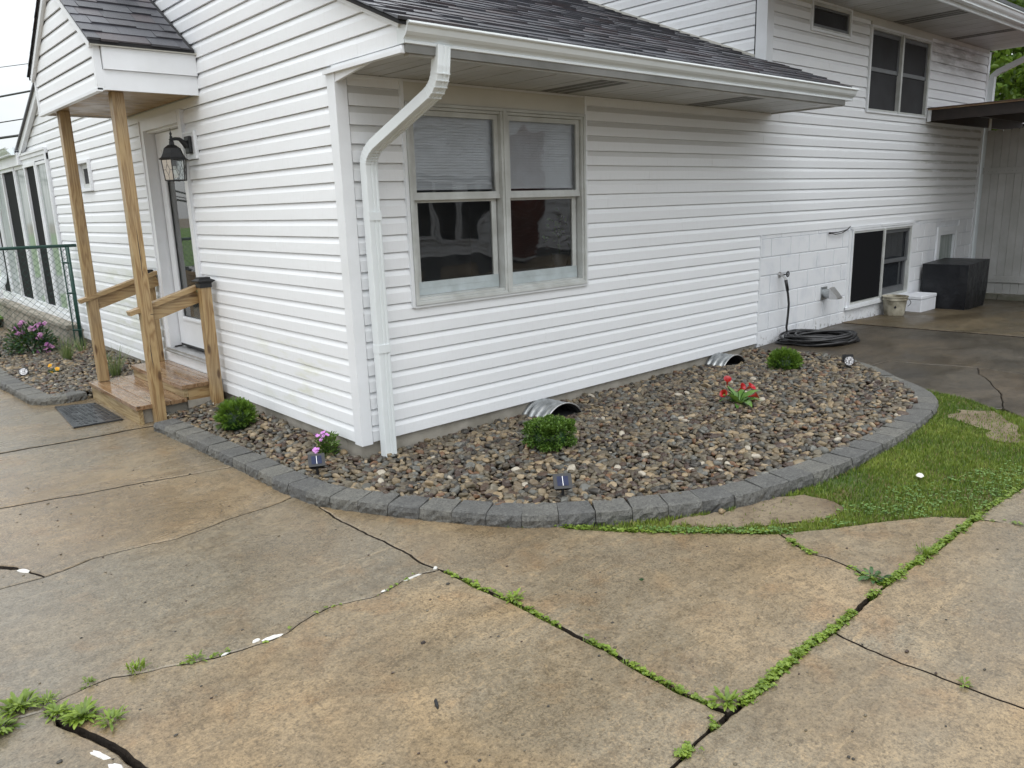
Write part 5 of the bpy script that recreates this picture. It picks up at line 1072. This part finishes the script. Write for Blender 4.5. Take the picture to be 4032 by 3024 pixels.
tone = np.clip(.38 + nz_[k] * .55 + rng.normal(0, .22, int(k.sum())), 0, 1); tag(blades('dry_grass', x[k][::14], y[k][::14], .030, .0035, M['dry'], lean=1.2), 'dead straw blades mixed into the green lawn wedge', 'grass', kind='stuff')
tag(blades('grass', x[k], y[k], .032, .0042, M['grass'], rv=tone), 'bright short grass filling the wedge between the block border and driveway', 'grass', kind='stuff')
def clover(name, px, py, z, s, mat, hh=.03, parent=None):
    P = []; D = []; Nn = []; n = len(px); h = rng.uniform(.3, 1, n) * hh; a0 = rng.uniform(0, 6.28, n); Rn = []
    tl = rng.normal(0, .25, (n, 3)) + [0, 0, 1]
    for k in range(3): a = a0 + k * 2.094; P.append(np.stack([px, py, z + h], 1)); D.append(np.stack([np.cos(a), np.sin(a), rng.uniform(-.1, .3, n)], 1)); Nn.append(tl); Rn.append(rng.random(n))
    return leaves_mesh(name, np.concatenate(P), np.concatenate(D), np.concatenate(Nn), s, s * .95, mat, parent, rnd=np.concatenate(Rn), fold=.12)
band = [(.95, -2.60), (1.133, -2.75), (1.375, -2.90), (1.605, -3.06), (1.75, -3.18), (2.3, -3.23), (2.9, -3.4), (3.0, -3.15), (2.3, -2.95), (1.9, -2.78), (1.6, -2.62), (1.42, -2.62), (1.2, -2.66)]
x1_, y1_ = randin(band, 2600); kk = np.array([noise.noise(Vector((a * 5, b * 5, 8))) for a, b in zip(x1_, y1_)]) > -.12; x1_, y1_ = x1_[kk], y1_[kk]; ge = [(.45, -2.0), (.62, -2.2), (.82, -2.45), (.97, -2.60), (.90, -2.62), (.72, -2.43), (.5, -2.17), (.38, -1.98)]
x2_, y2_ = randin(ge, 1800); X = np.concatenate([x1_, x2_]); Y = np.concatenate([y1_, y2_]); tag(clover('clover', X, Y, np.array([G(q) - .005 for q in X]), rng.uniform(.006, .011, len(X) * 3), M['clover'], .026), 'patch of small round clover leaves along the edge of the grass', 'clover', kind='stuff')
# weeds in the joints
def along(path, n, w, t0=0, t1=1):
    P = [Vector((*p, 0)) for p in path]; d = [0]
    for a, b in zip(P, P[1:]): d.append(d[-1] + (b - a).length)
    t = rng.uniform(t0, t1, n) * d[-1]; x = np.interp(t, d, [p.x for p in P]) + rng.normal(0, w, n); y = np.interp(t, d, [p.y for p in P]) + rng.normal(0, w, n); return x, y
jl = [(C1 + C1b[1:], 760, .006, .45, 1), (C2a + C2b[1:] + C2c[1:], 1900, .0085, 0, 1), (C2c + C2d[1:], 900, .011, 0, 1), (C2a + C2b[1:], 900, .010, .0, 1), (C2z, 420, .008, .88, 1), (C3, 200, .010, .0, .5), (C3, 110, .010, .72, 1), (C6, 90, .007, .02, .95), (C5, 90, .01, 0, .12), (GE, 900, .012, .25, 1), (C2z[3:], 160, .012, 0, 1)]
XX = []; YY = []
for pth, n, w, t0, t1 in jl:
    a, b = along(pth, n, w, t0, t1); kk = np.array([noise.noise(Vector((q * 9, s * 9, 3))) for q, s in zip(a, b)]) > -.22; XX.append(a[kk]); YY.append(b[kk])
X = np.concatenate(XX); Y = np.concatenate(YY)
tag(blades('joint_grass', X, Y, .030, .0045, M['weed'], zf=lambda x: G(x) - .02, lean=1.0), 'bright green grass sprouting in the joints of the driveway', 'weeds', kind='stuff')
tag(blades('dry_stems', X[::6], Y[::6], .026, .003, M['dry'], zf=lambda x: G(x) - .02, lean=1.6), 'dead brown stems tangled in the driveway joints', 'weeds', kind='stuff')
k = rng.random(len(X)) < .30; Xk, Yk = X[k], Y[k]; tag(clover('joint_weeds', Xk, Yk, np.array([G(q) - .008 for q in Xk]), rng.uniform(.008, .017, len(Xk) * 3), M['weed'], .022), 'tiny broad leaved weeds growing in the joints of the driveway', 'weeds', kind='stuff')
def rosette(x, y, n, ln, w, label, mat='weed', el=(.15, 1.0), seed=0, nm='weed_plant'):
    r_ = random.Random(seed); root = empty(nm, (x, y, G(x))); tag(root, label, 'weed'); it = []
    for k in range(int(n * 1.7)):
        an = r_.uniform(0, 6.28); e_ = r_.uniform(*el); q = r_.uniform(0, ln * .75); it.append(strap('l', (x + q * math.cos(an), y + q * math.sin(an), G(x) + .002 + r_.uniform(0, .012)), (math.cos(an) * math.cos(e_), math.sin(an) * math.cos(e_), math.sin(e_)), ln * r_.uniform(.25, .85), w * r_.uniform(.5, 1), .9, None, None, 4, cup=.25, shape=lambda t: math.sin(math.pi * min(1, .08 + t * .90)) ** .7))
    join_leaves('leaves', it, M[mat], root)
rosette(-2.28, -1.38, 60, .065, .016, 'big bright weed clump at the left edge of the photo on the concrete', seed=1); rosette(-2.36, -1.47, 46, .06, .016, 'leafy weed clump cut by the left edge of the photo, the lower one', seed=2)
rosette(-2.13, -1.60, 55, .06, .020, 'broad leaved bright weed in the wide crack at lower left', seed=3); rosette(-2.19, -1.52, 45, .045, .013, 'weed between the two biggest clumps at the head of the wide crack', seed=4); rosette(-2.20, -1.42, 40, .04, .008, 'feathery weed where the two lower left cracks meet', seed=5)
rosette(-2.06, -1.70, 30, .055, .012, 'narrow leaved weed at the lower end of the clump in the wide crack', seed=12)
rosette(-1.90, -1.435, 30, .045, .008, 'small upright feathery weed in the hairline crack, right of its smaller twin', el=(.7, 1.5), seed=6); rosette(-2.05, -1.40, 18, .030, .007, 'tiny feathery weed in the hairline crack nearest the big clumps', el=(.5, 1.4), seed=7)
rosette(-1.70, -1.53, 24, .035, .009, 'low weed in the hairline crack below the scuffed middle of the slab', seed=8); rosette(-.50, -2.06, 26, .045, .017, 'toothed leaf weed in the long joint below the white patched crack', seed=9)
rosette(.72, -3.10, 14, .075, .020, 'dark green dock weed where the cracks meet on the right', mat='shrub', seed=10); rosette(-.47, -3.13, 34, .055, .016, 'weed clump at the corner where the two main joints cross', seed=11)
rosette(1.10, -3.18, 30, .055, .008, 'tall grassy weed in the long joint near the lawn', el=(.6, 1.5), seed=13); rosette(.185, -3.66, 9, .035, .009, 'small sprig in the joint at lower right', seed=14); rosette(-.78, -3.17, 12, .03, .015, 'round leaved weed in the joint at the bottom edge', seed=15)
# leftover caulk patches beside cracks
def lump(name, x, y, sx, sy, ang, label, n=14, mat='flap', th=.004, zo=0):
    mb = MB(); c, s = math.cos(ang), math.sin(ang); ring = []
    for k in range(n):
        a = 2 * math.pi * k / n; q = 1 + .45 * noise.noise(Vector((x * 50 + math.cos(a) * 1.6, y * 50 + math.sin(a) * 1.6, 0))); u, v = sx * q * math.cos(a), sy * q * math.sin(a); ring.append((x + u * c - v * s, y + u * s + v * c))
    vs = [(p, q, G(p) + zo + .0005) for p, q in ring] + [(x + (p - x) * .8, y + (q - y) * .8, G(p) + zo + th) for p, q in ring]; mb.add(vs, [(k, (k + 1) % n, n + (k + 1) % n, n + k) for k in range(n)] + [tuple(range(n, 2 * n))]); return tag(mb.build(name, M[mat]), label, 'debris')
lump('caulk_patch', -1.41, -1.585, .045, .013, -.1, 'long white flake of old filler in the middle of the hairline crack'); lump('caulk_patch', -1.47, -1.56, .018, .012, .2, 'small white filler flake just left of the long one'); lump('caulk_patch', -1.60, -1.567, .022, .006, .1, 'thin white filler sliver further left along the hairline crack')
lump('caulk_patch', -.69, -1.558, .050, .008, .0, 'white filler streak near where the hairline crack meets the long joint'); lump('caulk_patch', -.86, -1.575, .02, .006, .0, 'short white filler streak halfway up the hairline crack'); lump('caulk_patch', -.56, -1.56, .014, .010, .6, 'white filler flake right at the joint crossing')
lump('caulk_patch', -2.03, -.10, .040, .016, -1.1, 'crumbled white filler at the end of the wide crack at left'); lump('caulk_patch', -2.14, -1.86, .045, .012, -1.2, 'white filler flakes beside the wide crack at the bottom left'); lump('caulk_patch', -2.12, -1.96, .03, .014, -1.2, 'lowest white filler flake beside the wide crack at the bottom')
lump('fallen_leaf', 2.05, -2.78, .035, .018, .4, 'pale curled leaf lying on the grass', mat='flap', th=.006, zo=.026)
lump('wood_chip', -1.19, -2.42, .030, .007, 1.1, 'black charred stick lying on the slab at the bottom centre', mat='black', th=.008); lump('fallen_leaf', -.99, -2.06, .013, .009, .3, 'small dry brown leaf on the middle slab', mat='darkwood', th=.005); lump('fallen_leaf', .02, -2.36, .010, .009, .2, 'small dark green leaf on the tan slab', mat='shrub', th=.004)
pb = SH3[3] * np.array([.022, .017, .012]) + np.array([.905, -2.20, G(.9) + .008]); tag(link('pebble', arr_mesh('pebble', pb, F3, {'rnd': np.full(len(pb), .83)}, True), M['stone_one']), 'single tan pebble lying on the bare dirt outside the block border', 'stone')
gx_, gy_ = rng.uniform(-2.6, 2.2, 520), rng.uniform(-4.0, 1.5, 520); Vg = []; Fg = []; Ag = []
for i, (a, b) in enumerate(zip(gx_, gy_)):
    if in_poly(np.array([a]), np.array([b]), lawn_full + [])[0] or (a > -.5 and b > -1.2) or in_poly(np.array([a]), np.array([b]), [(p[0], p[1]) for p in RO] + [(4, 2), (-.6, 2.1)])[0]: continue
    s = rng.uniform(.0018, .0055) * (1.6 if rng.random() < .06 else 1); Vg.append(SH2[i % 14] * np.array([s * 1.3, s, s * .6]) + np.array([a, b, G(a) + s * .3])); Fg.append(F2 + 42 * (len(Vg) - 1)); Ag.append(np.full(42, rng.choice([.02, .05, .35, .7, .99])))
tag(link('grit', arr_mesh('grit', np.concatenate(Vg), np.concatenate(Fg), {'rnd': np.concatenate(Ag)}, True), M['stone_one']), 'scattered dark grit and crumbs on the wet concrete', 'grit', kind='stuff')

# ------------------------------------------------------------------ hose, bib, vent, patio objects
hb = empty('outdoor_tap', (5.29, .0, .69)); tag(hb, 'brass outdoor tap with black wheel on the white block wall', 'tap')
b = MB(); b.tube([(5.29, .01, .70), (5.29, -.05, .70)], .016, 10); b.tube([(5.29, -.035, .70), (5.30, -.06, .665), (5.302, -.07, .64)], .013, 10); b.build('tap_body', M['alu'], hb); b = MB(); b.tube([(5.29, .0045, .70), (5.29, -.003, .70)], .034, 12); b.build('escutcheon', M['alu'], hb)
b = MB(); b.tube([(5.29 + .028 * math.cos(k), -.095, .712 + .028 * math.sin(k)) for k in np.linspace(0, 6.283, 17)], .006, 6); b.tube([(5.29, -.05, .706), (5.29, -.095, .712)], .006, 6); b.tube([(5.262, -.095, .712), (5.318, -.095, .712)], .004, 5); b.tube([(5.29, -.095, .684), (5.29, -.095, .74)], .004, 5); b.build('wheel', M['black'], hb)
ho = empty('garden_hose', (5.5, -.3, -.01)); tag(ho, 'long black garden hose coiled on the concrete and joined to the tap', 'hose')
pts = [(5.302, -.07, .645), (5.308, -.078, .58), (5.33, -.085, .50), (5.36, -.085, .38), (5.37, -.075, .24), (5.36, -.07, .12), (5.37, -.08, .05)]
rr = random.Random(12); ax1 = Vector((.744, -.668, 0)); ax2 = Vector((.668, .744, 0)); c0 = Vector((5.45, -.42, 0)); coil = []
for i in range(17 * 26):
    t = i / 26; a = 2 * math.pi * t + 2.2; lp = int(t); q = random.Random(lp * 7 + 1); q2 = random.Random(lp * 7 + 8); f_ = t - lp; mixr = lambda lo, hi: (q.uniform(lo, hi) * (1 - f_) + q2.uniform(lo, hi) * f_)
    ra = mixr(.27, .45); rb = mixr(.13, .29); ox = mixr(-.04, .04); oy = mixr(-.03, .03); zc = .012 + (.005 + .0050 * min(t, 17 - t * .35)) + .020 * math.sin(a * 1.5 + lp); p = c0 + ax1 * (ra * math.cos(a) + ox) + ax2 * (rb * math.sin(a) + oy); p.z = G(p.x) + max(.010, zc); coil.append(p)
b = MB(); b.tube([Vector(p) for p in pts] + coil, .0125, 8); b.build('hose_tube', M['rubber'], ho, True); b = MB(); b.tube([(5.302, -.07, .648), (5.306, -.077, .60), (5.322, -.084, .53)], .017, 10); b.build('hose_sleeve', M['rubber'], ho, True)
b = MB(); e_ = coil[-1]; b.tube([e_, e_ + Vector((.03, -.01, .0)), e_ + Vector((.055, -.015, .003))], .013, 8); b.build('coupling', M['alu'], ho)
vt = empty('dryer_vent', (6.31, .0, .40)); tag(vt, 'metal dryer vent hood sticking out of the white block wall', 'vent')
b = MB(); b.tube([(6.31, .01, .40), (6.31, -.10, .40)], .052, 18); b.build('duct', M['galv'], vt); b = MB(); b.box(6.24, 6.38, -.004, .006, .325, .475); b.build('flange', M['galv'], vt)
b = MB(); b.add([(6.25, -.095, .475), (6.37, -.095, .475), (6.37, -.20, .36), (6.25, -.20, .36), (6.25, -.095, .34), (6.37, -.095, .34), (6.37, -.195, .345), (6.25, -.195, .345)], [(0, 1, 2, 3), (0, 3, 7, 4), (1, 5, 6, 2), (3, 2, 6, 7)]); b.build('hood', M['alu'], vt)
cw = MB(); [cw.tube([(6.34 + k * .01, -.012, 1.10), (6.46, -.03 - k * .01, 1.075 + k * .02), (6.62, -.03, 1.085 + k * .02), (6.78, -.02, 1.12), (6.88, .0, 1.15)], .005, 6) for k in (0, 1)]; cw.box(6.335, 6.36, -.03, -.005, 1.085, 1.105); tag(cw.build('loose_cable', M['wire']), 'short loop of black cable hanging under the siding above the vent', 'cable')
bk = empty('bucket', (7.91, -.17, G(7.9) + .008)); tag(bk, 'dirty white plastic bucket beside the foam box under the lower window', 'bucket'); gz = G(7.9) + .009
b = MB(); b.lathe([(.118, 0), (.122, .004), (.143, .195), (.146, .20), (.158, .205), (.158, .215), (.148, .218), (.149, .235), (.158, .238), (.160, .25), (.150, .252), (.146, .245), (.140, .2), (.118, .01), (.0, .008)], (7.91, -.17, gz), 32, False); b.build('pail_body', M['pail'], bk, True, auto=30)
b = MB(); b.lathe([(.0, .20), (.141, .20)], (7.91, -.17, gz), 24, False); b.build('contents', M['found'], bk); b = MB(); b.tube([(7.91 + .156 * math.cos(a) * 1.0, -.17 + .156 * math.sin(a), gz + .215) if False else (8.02 + .02 * math.sin(t), -.29 - .03 * math.sin(t), gz + .21 - .10 * t / 3.14) for t, a in [(k * .39, 0) for k in range(9)]], .004, 5); b.build('handle', M['wire'], bk)
b = MB(); cdir = Vector((-.90, -.43, 0)); side = Vector((.43, -.90, 0)); base = Vector((7.91, -.17, gz + .12)) + cdir * .1365
for (a, z_, s_) in [(0, 0, 1.0)]:
    F0 = [(0, -.020), (.013, -.012), (.015, .002), (.008, .010), (.002, .024), (-.003, .012), (-.010, .006), (-.014, -.008)]; b.add([base + side * p + Vector((0, 0, q)) + cdir * .003 for p, q in F0], [tuple(range(8))])
b.build('flame_emblem', M['black'], bk)
fb = empty('foam_box', (8.7, -.17, G(8.7) + .008)); tag(fb, 'white polystyrene foam cool box standing between the bucket and the black cover', 'box'); z0 = G(8.7) + .006
MB().box(8.45, 8.95, -.295, -.03, z0, z0 + .17, bev=.008).build('box_body', M['foam'], fb); MB().box(8.445, 8.955, -.30, -.025, z0 + .172, z0 + .222, bev=.010).build('lid', M['foam'], fb)
gc = MB(); nx_, nz2 = 22, 10
def cov(u, v, s): pass
x0, x1, y0, y1, zt0, zt1 = 9.06, 9.86, -.63, -.04, .545, .575; zb_ = G(9.4) + .012; loop = [(x0, y1), (x0, y0), (x1, y0), (x1, y1)]; pl = []
for (a, b_) in zip(loop, loop[1:] + loop[:1]):
    for k in range(12): t = k / 12; pl.append((a[0] + (b_[0] - a[0]) * t, a[1] + (b_[1] - a[1]) * t))
n = len(pl); rows = 9; vs = []
for j in range(rows):
    t = j / (rows - 1)
    for k, (x, y) in enumerate(pl):
        nx = (x - (x0 + x1) / 2) / (x1 - x0) * 2; ny = (y - (y0 + y1) / 2) / (y1 - y0) * 2; w = (noise.noise(Vector((k * .55, t * 1.2, 0))) * .030 + noise.noise(Vector((k * 1.6, t * 2, 4))) * .012) * t; zz = (zt0 + (zt1 - zt0) * (x - x0) / (x1 - x0)) * (1 - t) + (zb_ + .01 * noise.noise(Vector((k * .8, 9, 0)))) * t; sq = 1 - .03 * t
        vs.append(((x0 + x1) / 2 + (x - (x0 + x1) / 2) * sq + nx * w, (y0 + y1) / 2 + (y - (y0 + y1) / 2) * sq + min(ny * w, .03), zz))
fs = [(j * n + k, j * n + (k + 1) % n, (j + 1) * n + (k + 1) % n, (j + 1) * n + k) for j in range(rows - 1) for k in range(n)]; gc.add(vs, fs + [tuple(range(n))[::-1]])
gr_ = gc.build('covered_grill', M['tarp']); gr_.data.polygons.foreach_set('use_smooth', [True] * (len(gr_.data.polygons) - 1) + [False]); gr_.data.set_sharp_from_angle(angle=R(50)); tag(gr_, 'large box shaped object under a glossy black tarpaulin cover against the wall', 'covered box')

# ------------------------------------------------------------------ gate, carport
gt = empty('board_gate', (10.98, -1.0, -.1)); tag(gt, 'tall grey white fence gate of vertical boards under the carport roof', 'fence')
y = -.075; i = 0
while y > -3.6:
    mb = MB(); zt_ = 2.385; w = .100; mb.add([(10.985, y, -.03), (10.985, y - w, -.03), (11.005, y - w, -.03), (11.005, y, -.03), (10.985, y, zt_ - .012), (10.985, y - w, zt_ - .012), (11.005, y - w, zt_ - .012), (11.005, y, zt_ - .012), (10.985, y - w * .15, zt_), (10.985, y - w * .85, zt_), (11.005, y - w * .85, zt_), (11.005, y - w * .15, zt_)],
        [(0, 1, 2, 3), (0, 4, 5, 1), (4, 8, 9, 5), (3, 2, 6, 7), (7, 6, 10, 11), (0, 3, 7, 4), (1, 5, 6, 2), (4, 7, 11, 8), (5, 9, 10, 6), (8, 11, 10, 9)]); mb.build('fence_board', M['fence_white'], gt); y -= .1055; i += 1
for z0, z1 in ((1.75, 1.845), (.135, .235), (.86, .94)):
    if z0 == .86: continue
    rl = MB().box(10.955, 10.984, -3.6, -.07, z0, z1, bev=.003).build('rail', M['fence_white'], gt)
    nl = MB(); [nl.box(10.9535, 10.956, -.10 - k * .053, -.094 - k * .053, (z0 + z1) / 2 - .012, (z0 + z1) / 2 - .006) for k in range(60)]; nl.build('nail_row', M['win_dark'], rl)
cu_ = empty('low_block_curb', (10.98, -1.8, -.15)); tag(cu_, 'row of low weathered concrete blocks under the board gate', 'curb')
for k in range(9): MB().box(10.90, 11.06, -.06 - (k + 1) * .40 + .004, -.06 - k * .40 - .004, -.20, -.035 + random.uniform(-.004, .004), bev=.006).build('block', pm('mossy_block%d' % k, (.20, .19, .16), (.13, .13, .09), 12, .8, .5, 60) if k == 0 else bpy.data.materials['mossy_block0'], cu_)
cp = empty('carport_roof', (10, -1.5, 2.5)); tag(cp, 'dark stained lean-to roof fixed to the far end of the house above the gate', 'carport roof')
MB().box(8.84, 12.6, -4.2, -.02, 2.575, 2.592).build('roof_deck', M['ply'], cp); MB().box(8.87, 8.91, -4.2, -.035, 2.44, 2.573).build('fascia_board', M['darkwood'], cp); MB().box(8.94, 12.6, -.06, -.018, 2.43, 2.571).build('ledger_board', M['darkwood'], cp)
for k in range(7): MB().box(8.912, 12.6, -.62 - k * .6, -.58 - k * .6, 2.445, 2.571).build('rafter', M['darkwood'], cp)
MB().box(8.80, 12.6, -4.2, -.02, 2.5925, 2.600).build('roof_felt', M['redfelt'], cp)
MB().box(8.845, 8.868, -.06, -.018, 2.43, 2.60).build('end_cap', M['white'], cp); MB().box(8.95, 9.05, -4.15, -4.05, -.1, 2.44).build('post', M['darkwood'], cp); MB().box(12.4, 12.5, -4.15, -4.05, -.2, 2.44).build('post', M['darkwood'], cp)

# ------------------------------------------------------------------ chain link fence on the left
cf_ = empty('chain_link_fence', (-.12, 6.7, -.13)); tag(cf_, 'green coated chain link fence standing in the left garden bed', 'fence')
FA = Vector((-.10, 6.66, 0)); FB = Vector((-1.00, 6.84, 0)); FC = Vector((-3.2, 7.25, 0)); fz0, fz1 = -.10, 1.19
for P_0, r_ in ((FA, .024), (FB, .030)): MB().tube([P_0 + Vector((0, 0, -.2)), P_0 + Vector((0, 0, 1.19))], r_, 10).build('post', M['green_paint'], cf_, True)
MB().tube([FA + Vector((.12, -.02, 1.205)), FB + Vector((0, 0, 1.205)), FC + Vector((0, 0, 1.205))], .020, 8).build('top_rail', M['green_paint'], cf_, True)
tb = MB(); tb.tube([FA + Vector((-.07, .01, -.08)), FA + Vector((-.07, .01, 1.20))], .008, 6)
for z in (.15, .62, 1.0): tb.tube([FA + Vector((-.08, .01, z)), FA + Vector((.02, -.02, z - .01))], .012, 6)
tb.build('tension_bar', M['green_paint'], cf_)
wm = MB(); dd = (FC - FA); Lf = dd.length; dd.normalize(); H_ = fz1 - fz0; sp = .078
k = -int(H_ / sp) - 1
while k * sp < Lf:
    for s in (1, -1):
        a0 = k * sp if s == 1 else k * sp + H_; a1 = a0 + s * H_; z0_, z1_ = fz0, fz1
        if a0 < 0 or a1 < 0 or a0 > Lf or a1 > Lf:
            def clipt(a, b, lim): return (lim - a) / (b - a)
            t0, t1 = 0., 1.
            for lim, sign in ((0, 1), (Lf, -1)):
                ta, tb_ = (a0 - lim) * sign, (a1 - lim) * sign
                if ta < 0 and tb_ < 0: t0 = 2
                elif ta < 0: t0 = max(t0, ta / (ta - tb_))
                elif tb_ < 0: t1 = min(t1, ta / (ta - tb_))
            if t0 >= t1: continue
            A_, B_ = a0, a1; a0 = A_ + (B_ - A_) * t0; a1 = A_ + (B_ - A_) * t1; z0_ = fz0 + H_ * t0; z1_ = fz0 + H_ * t1
        off = Vector((.004, .004, 0)) * s; wm.tube([FA + dd * a0 + off + Vector((0, 0, z0_)), FA + dd * a1 + off + Vector((0, 0, z1_))], .0024, 4, False)
    k += 1
tag(wm.build('wire_mesh', M['green_paint'], cf_), kind='stuff')

# ------------------------------------------------------------------ far surroundings
ln_ = MB().box(-30, 3.0, 11.6, 15.2, -.14, -.10).build('far_lawn', M['lawn_far']); tag(ln_, kind='structure')
st_ = MB().box(-60, 40, 15.2, 21.5, -.2, -.105).build('street', M['street']); tag(st_, kind='structure')
ln2 = MB().box(-60, 60, 21.5, 90, -.14, -.09).build('far_verge', M['lawn_far']); tag(ln2, kind='structure')
def tree(x, y, z, h, rad, n, label, ls=.16, seed=0, trunk=.16, sq=1.0, name='tree'):
    global rng; rng = np.random.default_rng(seed); r_ = random.Random(seed); t = empty(name, (x, y, z)); tag(t, label, 'tree' if name == 'tree' else 'bush')
    tk = MB(); tk.tube([(x, y, z - .2), (x + .05, y, z + h * .3), (x - .05, y + .05, z + h * .6), (x, y, z + h * .85)], trunk, 8, rad=[trunk, trunk * .8, trunk * .5, trunk * .15])
    cl = []
    for k in range(26):
        d = sph(1)[0]; d[2] = d[2] * .9; c = np.array([x, y, z + h * .62]) + d * np.array([rad, rad, h * .36 * sq]) * rng.uniform(.35, .95); cl.append((c, rng.uniform(.22, .42) * rad))
        if k < 12: tk.tube([(x, y, z + h * r_.uniform(.25, .6)), tuple((c + np.array([x, y, z + h * .5])) / 2 + [0, 0, .1]), tuple(c)], .03, 5, rad=[trunk * .35, trunk * .2, .01])
    tk.build('trunk', M['bark'], t)
    P = []; D = []
    for c, s in cl:
        m_ = n // 26; d = sph(m_); P.append(c + d * s * rng.uniform(.5, 1.05, m_)[:, None]); D.append(d + rng.normal(0, .6, (m_, 3)))
    P = np.concatenate(P); D = np.concatenate(D); leaves_mesh('crown', P, D, rng.normal(size=P.shape) + [0, 0, .8], rng.uniform(.6, 1.2, len(P)) * ls, rng.uniform(.5, .8, len(P)) * ls, M['tree'], t)
tree(22.5, 2.2, -.5, 9.5, 3.6, 9000, 'tall leafy tree rising behind the far corner of the house', .22, 3, .3); tree(26.5, -3.5, -.5, 11, 4.2, 9000, 'leafy tree at the right edge behind the grey shingled roof', .24, 4, .3); tree(19.5, 4.5, -.5, 7.5, 2.6, 5000, 'smaller leafy tree showing beside the far downspout', .18, 5, .22)
tree(9.0, 62, -.3, 5.6, 2.8, 2600, 'distant dark tree beyond the sunroom gutter', .3, 6, .2); tree(2.4, 31, -.1, 2.1, 1.6, 2600, 'round hedge bush across the street before the brick building', .12, 7, .05, name='bush'); tree(1.5, 24.5, -.1, 1.0, .9, 1600, 'low flowering bush on the verge across the street', .07, 8, .03, name='bush')
nb = empty('neighbouring_outbuilding', (19, -2, 0)); tag(nb, 'outbuilding with a grey shingled roof beyond the white gate', 'building')
MB().box(15.6, 21.5, -9, .8, -.3, 2.75).build('wall', M['fence_white'], nb); rf_ = MB(); rf_.extr([(15.3, 2.7), (18.6, 3.93), (21.9, 2.7)], lambda p, s: (p[0], s, p[1]), -9.3, 1.1); ro = rf_.build('roof', M['roofdeck'], nb)
shingle_roof(ro, Vector((15.28, 1.1, 2.72)) - worldloc(nb), (0, -1, 0), (3.3, 0, 1.23), 6.5, 3.5, M['shingle_far'], 5, 0, wmin=.18, wmax=.36, lam=True)
MB().beam((18.6, 1.12, 3.96), (18.6, -9.3, 3.96), .22, .04).build('ridge_cap', M['roofdeck'], nb)
bb = empty('brick_building', (6, 40, 0)); tag(bb, 'red brick building across the street at the left edge', 'building'); MB().box(-2, 9, 36, 44, -.2, 2.6).build('wall', M['brick_wall'], bb); MB().box(-2.3, 9.3, 35.7, 44.3, 2.6, 2.75).build('roof', M['roofdeck'], bb)
for k in range(4): MB().box(-.5 + k * 2.4, .6 + k * 2.4, 35.97, 36.0, .9, 2.0).build('window', M['pane_dark'], bb)
car = empty('parked_car', (2.0, 27.2, 0)); tag(car, 'dark parked car glimpsed through the chain link fence across the street', 'car')
b = MB(); b.extr([(-2.1, .35), (-2.15, .75), (-1.5, .92), (-.9, 1.38), (.7, 1.40), (1.4, .98), (2.1, .85), (2.2, .4)], lambda p, s: (2.0 + p[0], s, p[1]), 26.4, 28.1); b.build('body', M['black'], car); b = MB(); b.extr([(-1.3, .95), (-.85, 1.33), (.65, 1.35), (1.15, .98)], lambda p, s: (2.0 + p[0], s, p[1]), 26.39, 26.395); b.build('side_window', M['pane_dark'], car)
for xx in (.7, 3.35):
    w_ = MB(); w_.tube([(xx, 26.36, .24), (xx, 26.56, .24)], .33, 16); w_.build('wheel', M['rubber'], car)
# overhead wires
for i, (z, s, rr_, lab) in enumerate([(6.85, .22, .012, 'thin topmost overhead wire against the pale sky'), (5.88, .26, .035, 'thick overhead cable just left of the porch gable'), (5.01, .21, .020, 'overhead cable below the thick one at the sky edge'), (4.48, .18, .045, 'doubled heavy overhead cable above the sunroom roof'), (4.06, .15, .018, 'lowest thin overhead wire over the sunroom gutter')]):
    mb = MB(); mb.tube([(3.8 + t, 30 - .0 * t, z + s * t - .004 * 0) for t in (-30, -12, -4, 0, 3, 9, 20)], rr_, 5); tag(mb.build('overhead_wire', M['wire']), lab, 'wire')
# neighbouring house mirrored in the window glass (stands behind the camera across the drive)
nh = empty('neighbouring_house', (12, -15, 0)); tag(nh, 'white sided neighbouring house across the driveway seen only mirrored in the window', 'house')
MB().box(4, 24, -22, -13.2, -.3, 4.9).build('wall', M['room'], nh)
for k in range(24):
    z = .1 + k * .2; mb = MB()
    segs = [(4, 24)] if not (.5 < z < 2.2) else [(4, 8.2), (12.4, 12.75), (14.1, 24)]
    if z > 2.2: segs = [(4, 12.75), (14.1, 24)]
    for a, b_ in segs: mb.add([(a, -13.16, z), (b_, -13.16, z), (b_, -13.2, z + .2), (a, -13.2, z + .2), (a, -13.2, z), (b_, -13.2, z)], [(0, 1, 2, 3), (4, 5, 1, 0)])
    mb.build('siding_panel', M['white'], nh)
for k in range(4):
    a = 8.3 + k * 1.02; o = MB(); frame_boxes(o, a, a + .98, .6, 2.1, .08, -13.2, -13.12); fr_ = o.build('window', M['white'], nh); MB().box(a + .08, a + .9, -13.19, -13.18, .68, 2.02).build('pane', M['pane_dark'], fr_)
ch = MB().box(12.75, 14.1, -13.4, -12.86, -.2, 5.8).build('chimney', M['mortar'], nh)
for rw in range(36):
    for c in range(5):
        x0 = 12.76 + c * .27 - (.13 if rw % 2 else 0); a, b_ = max(x0, 12.76), min(x0 + .255, 14.09)
        if b_ - a > .05: MB().box(a, b_, -12.865, -12.83, -.1 + rw * .105, -.1 + rw * .105 + .092).build('brick', M['brick'], ch)
rf3 = MB(); rf3.extr([(-12.7, 4.85), (-17.6, 7.6), (-22.5, 4.85)], lambda p, s: (s, p[0], p[1]), 3.6, 24.4); rf3.build('roof', M['roofdeck'], nh)
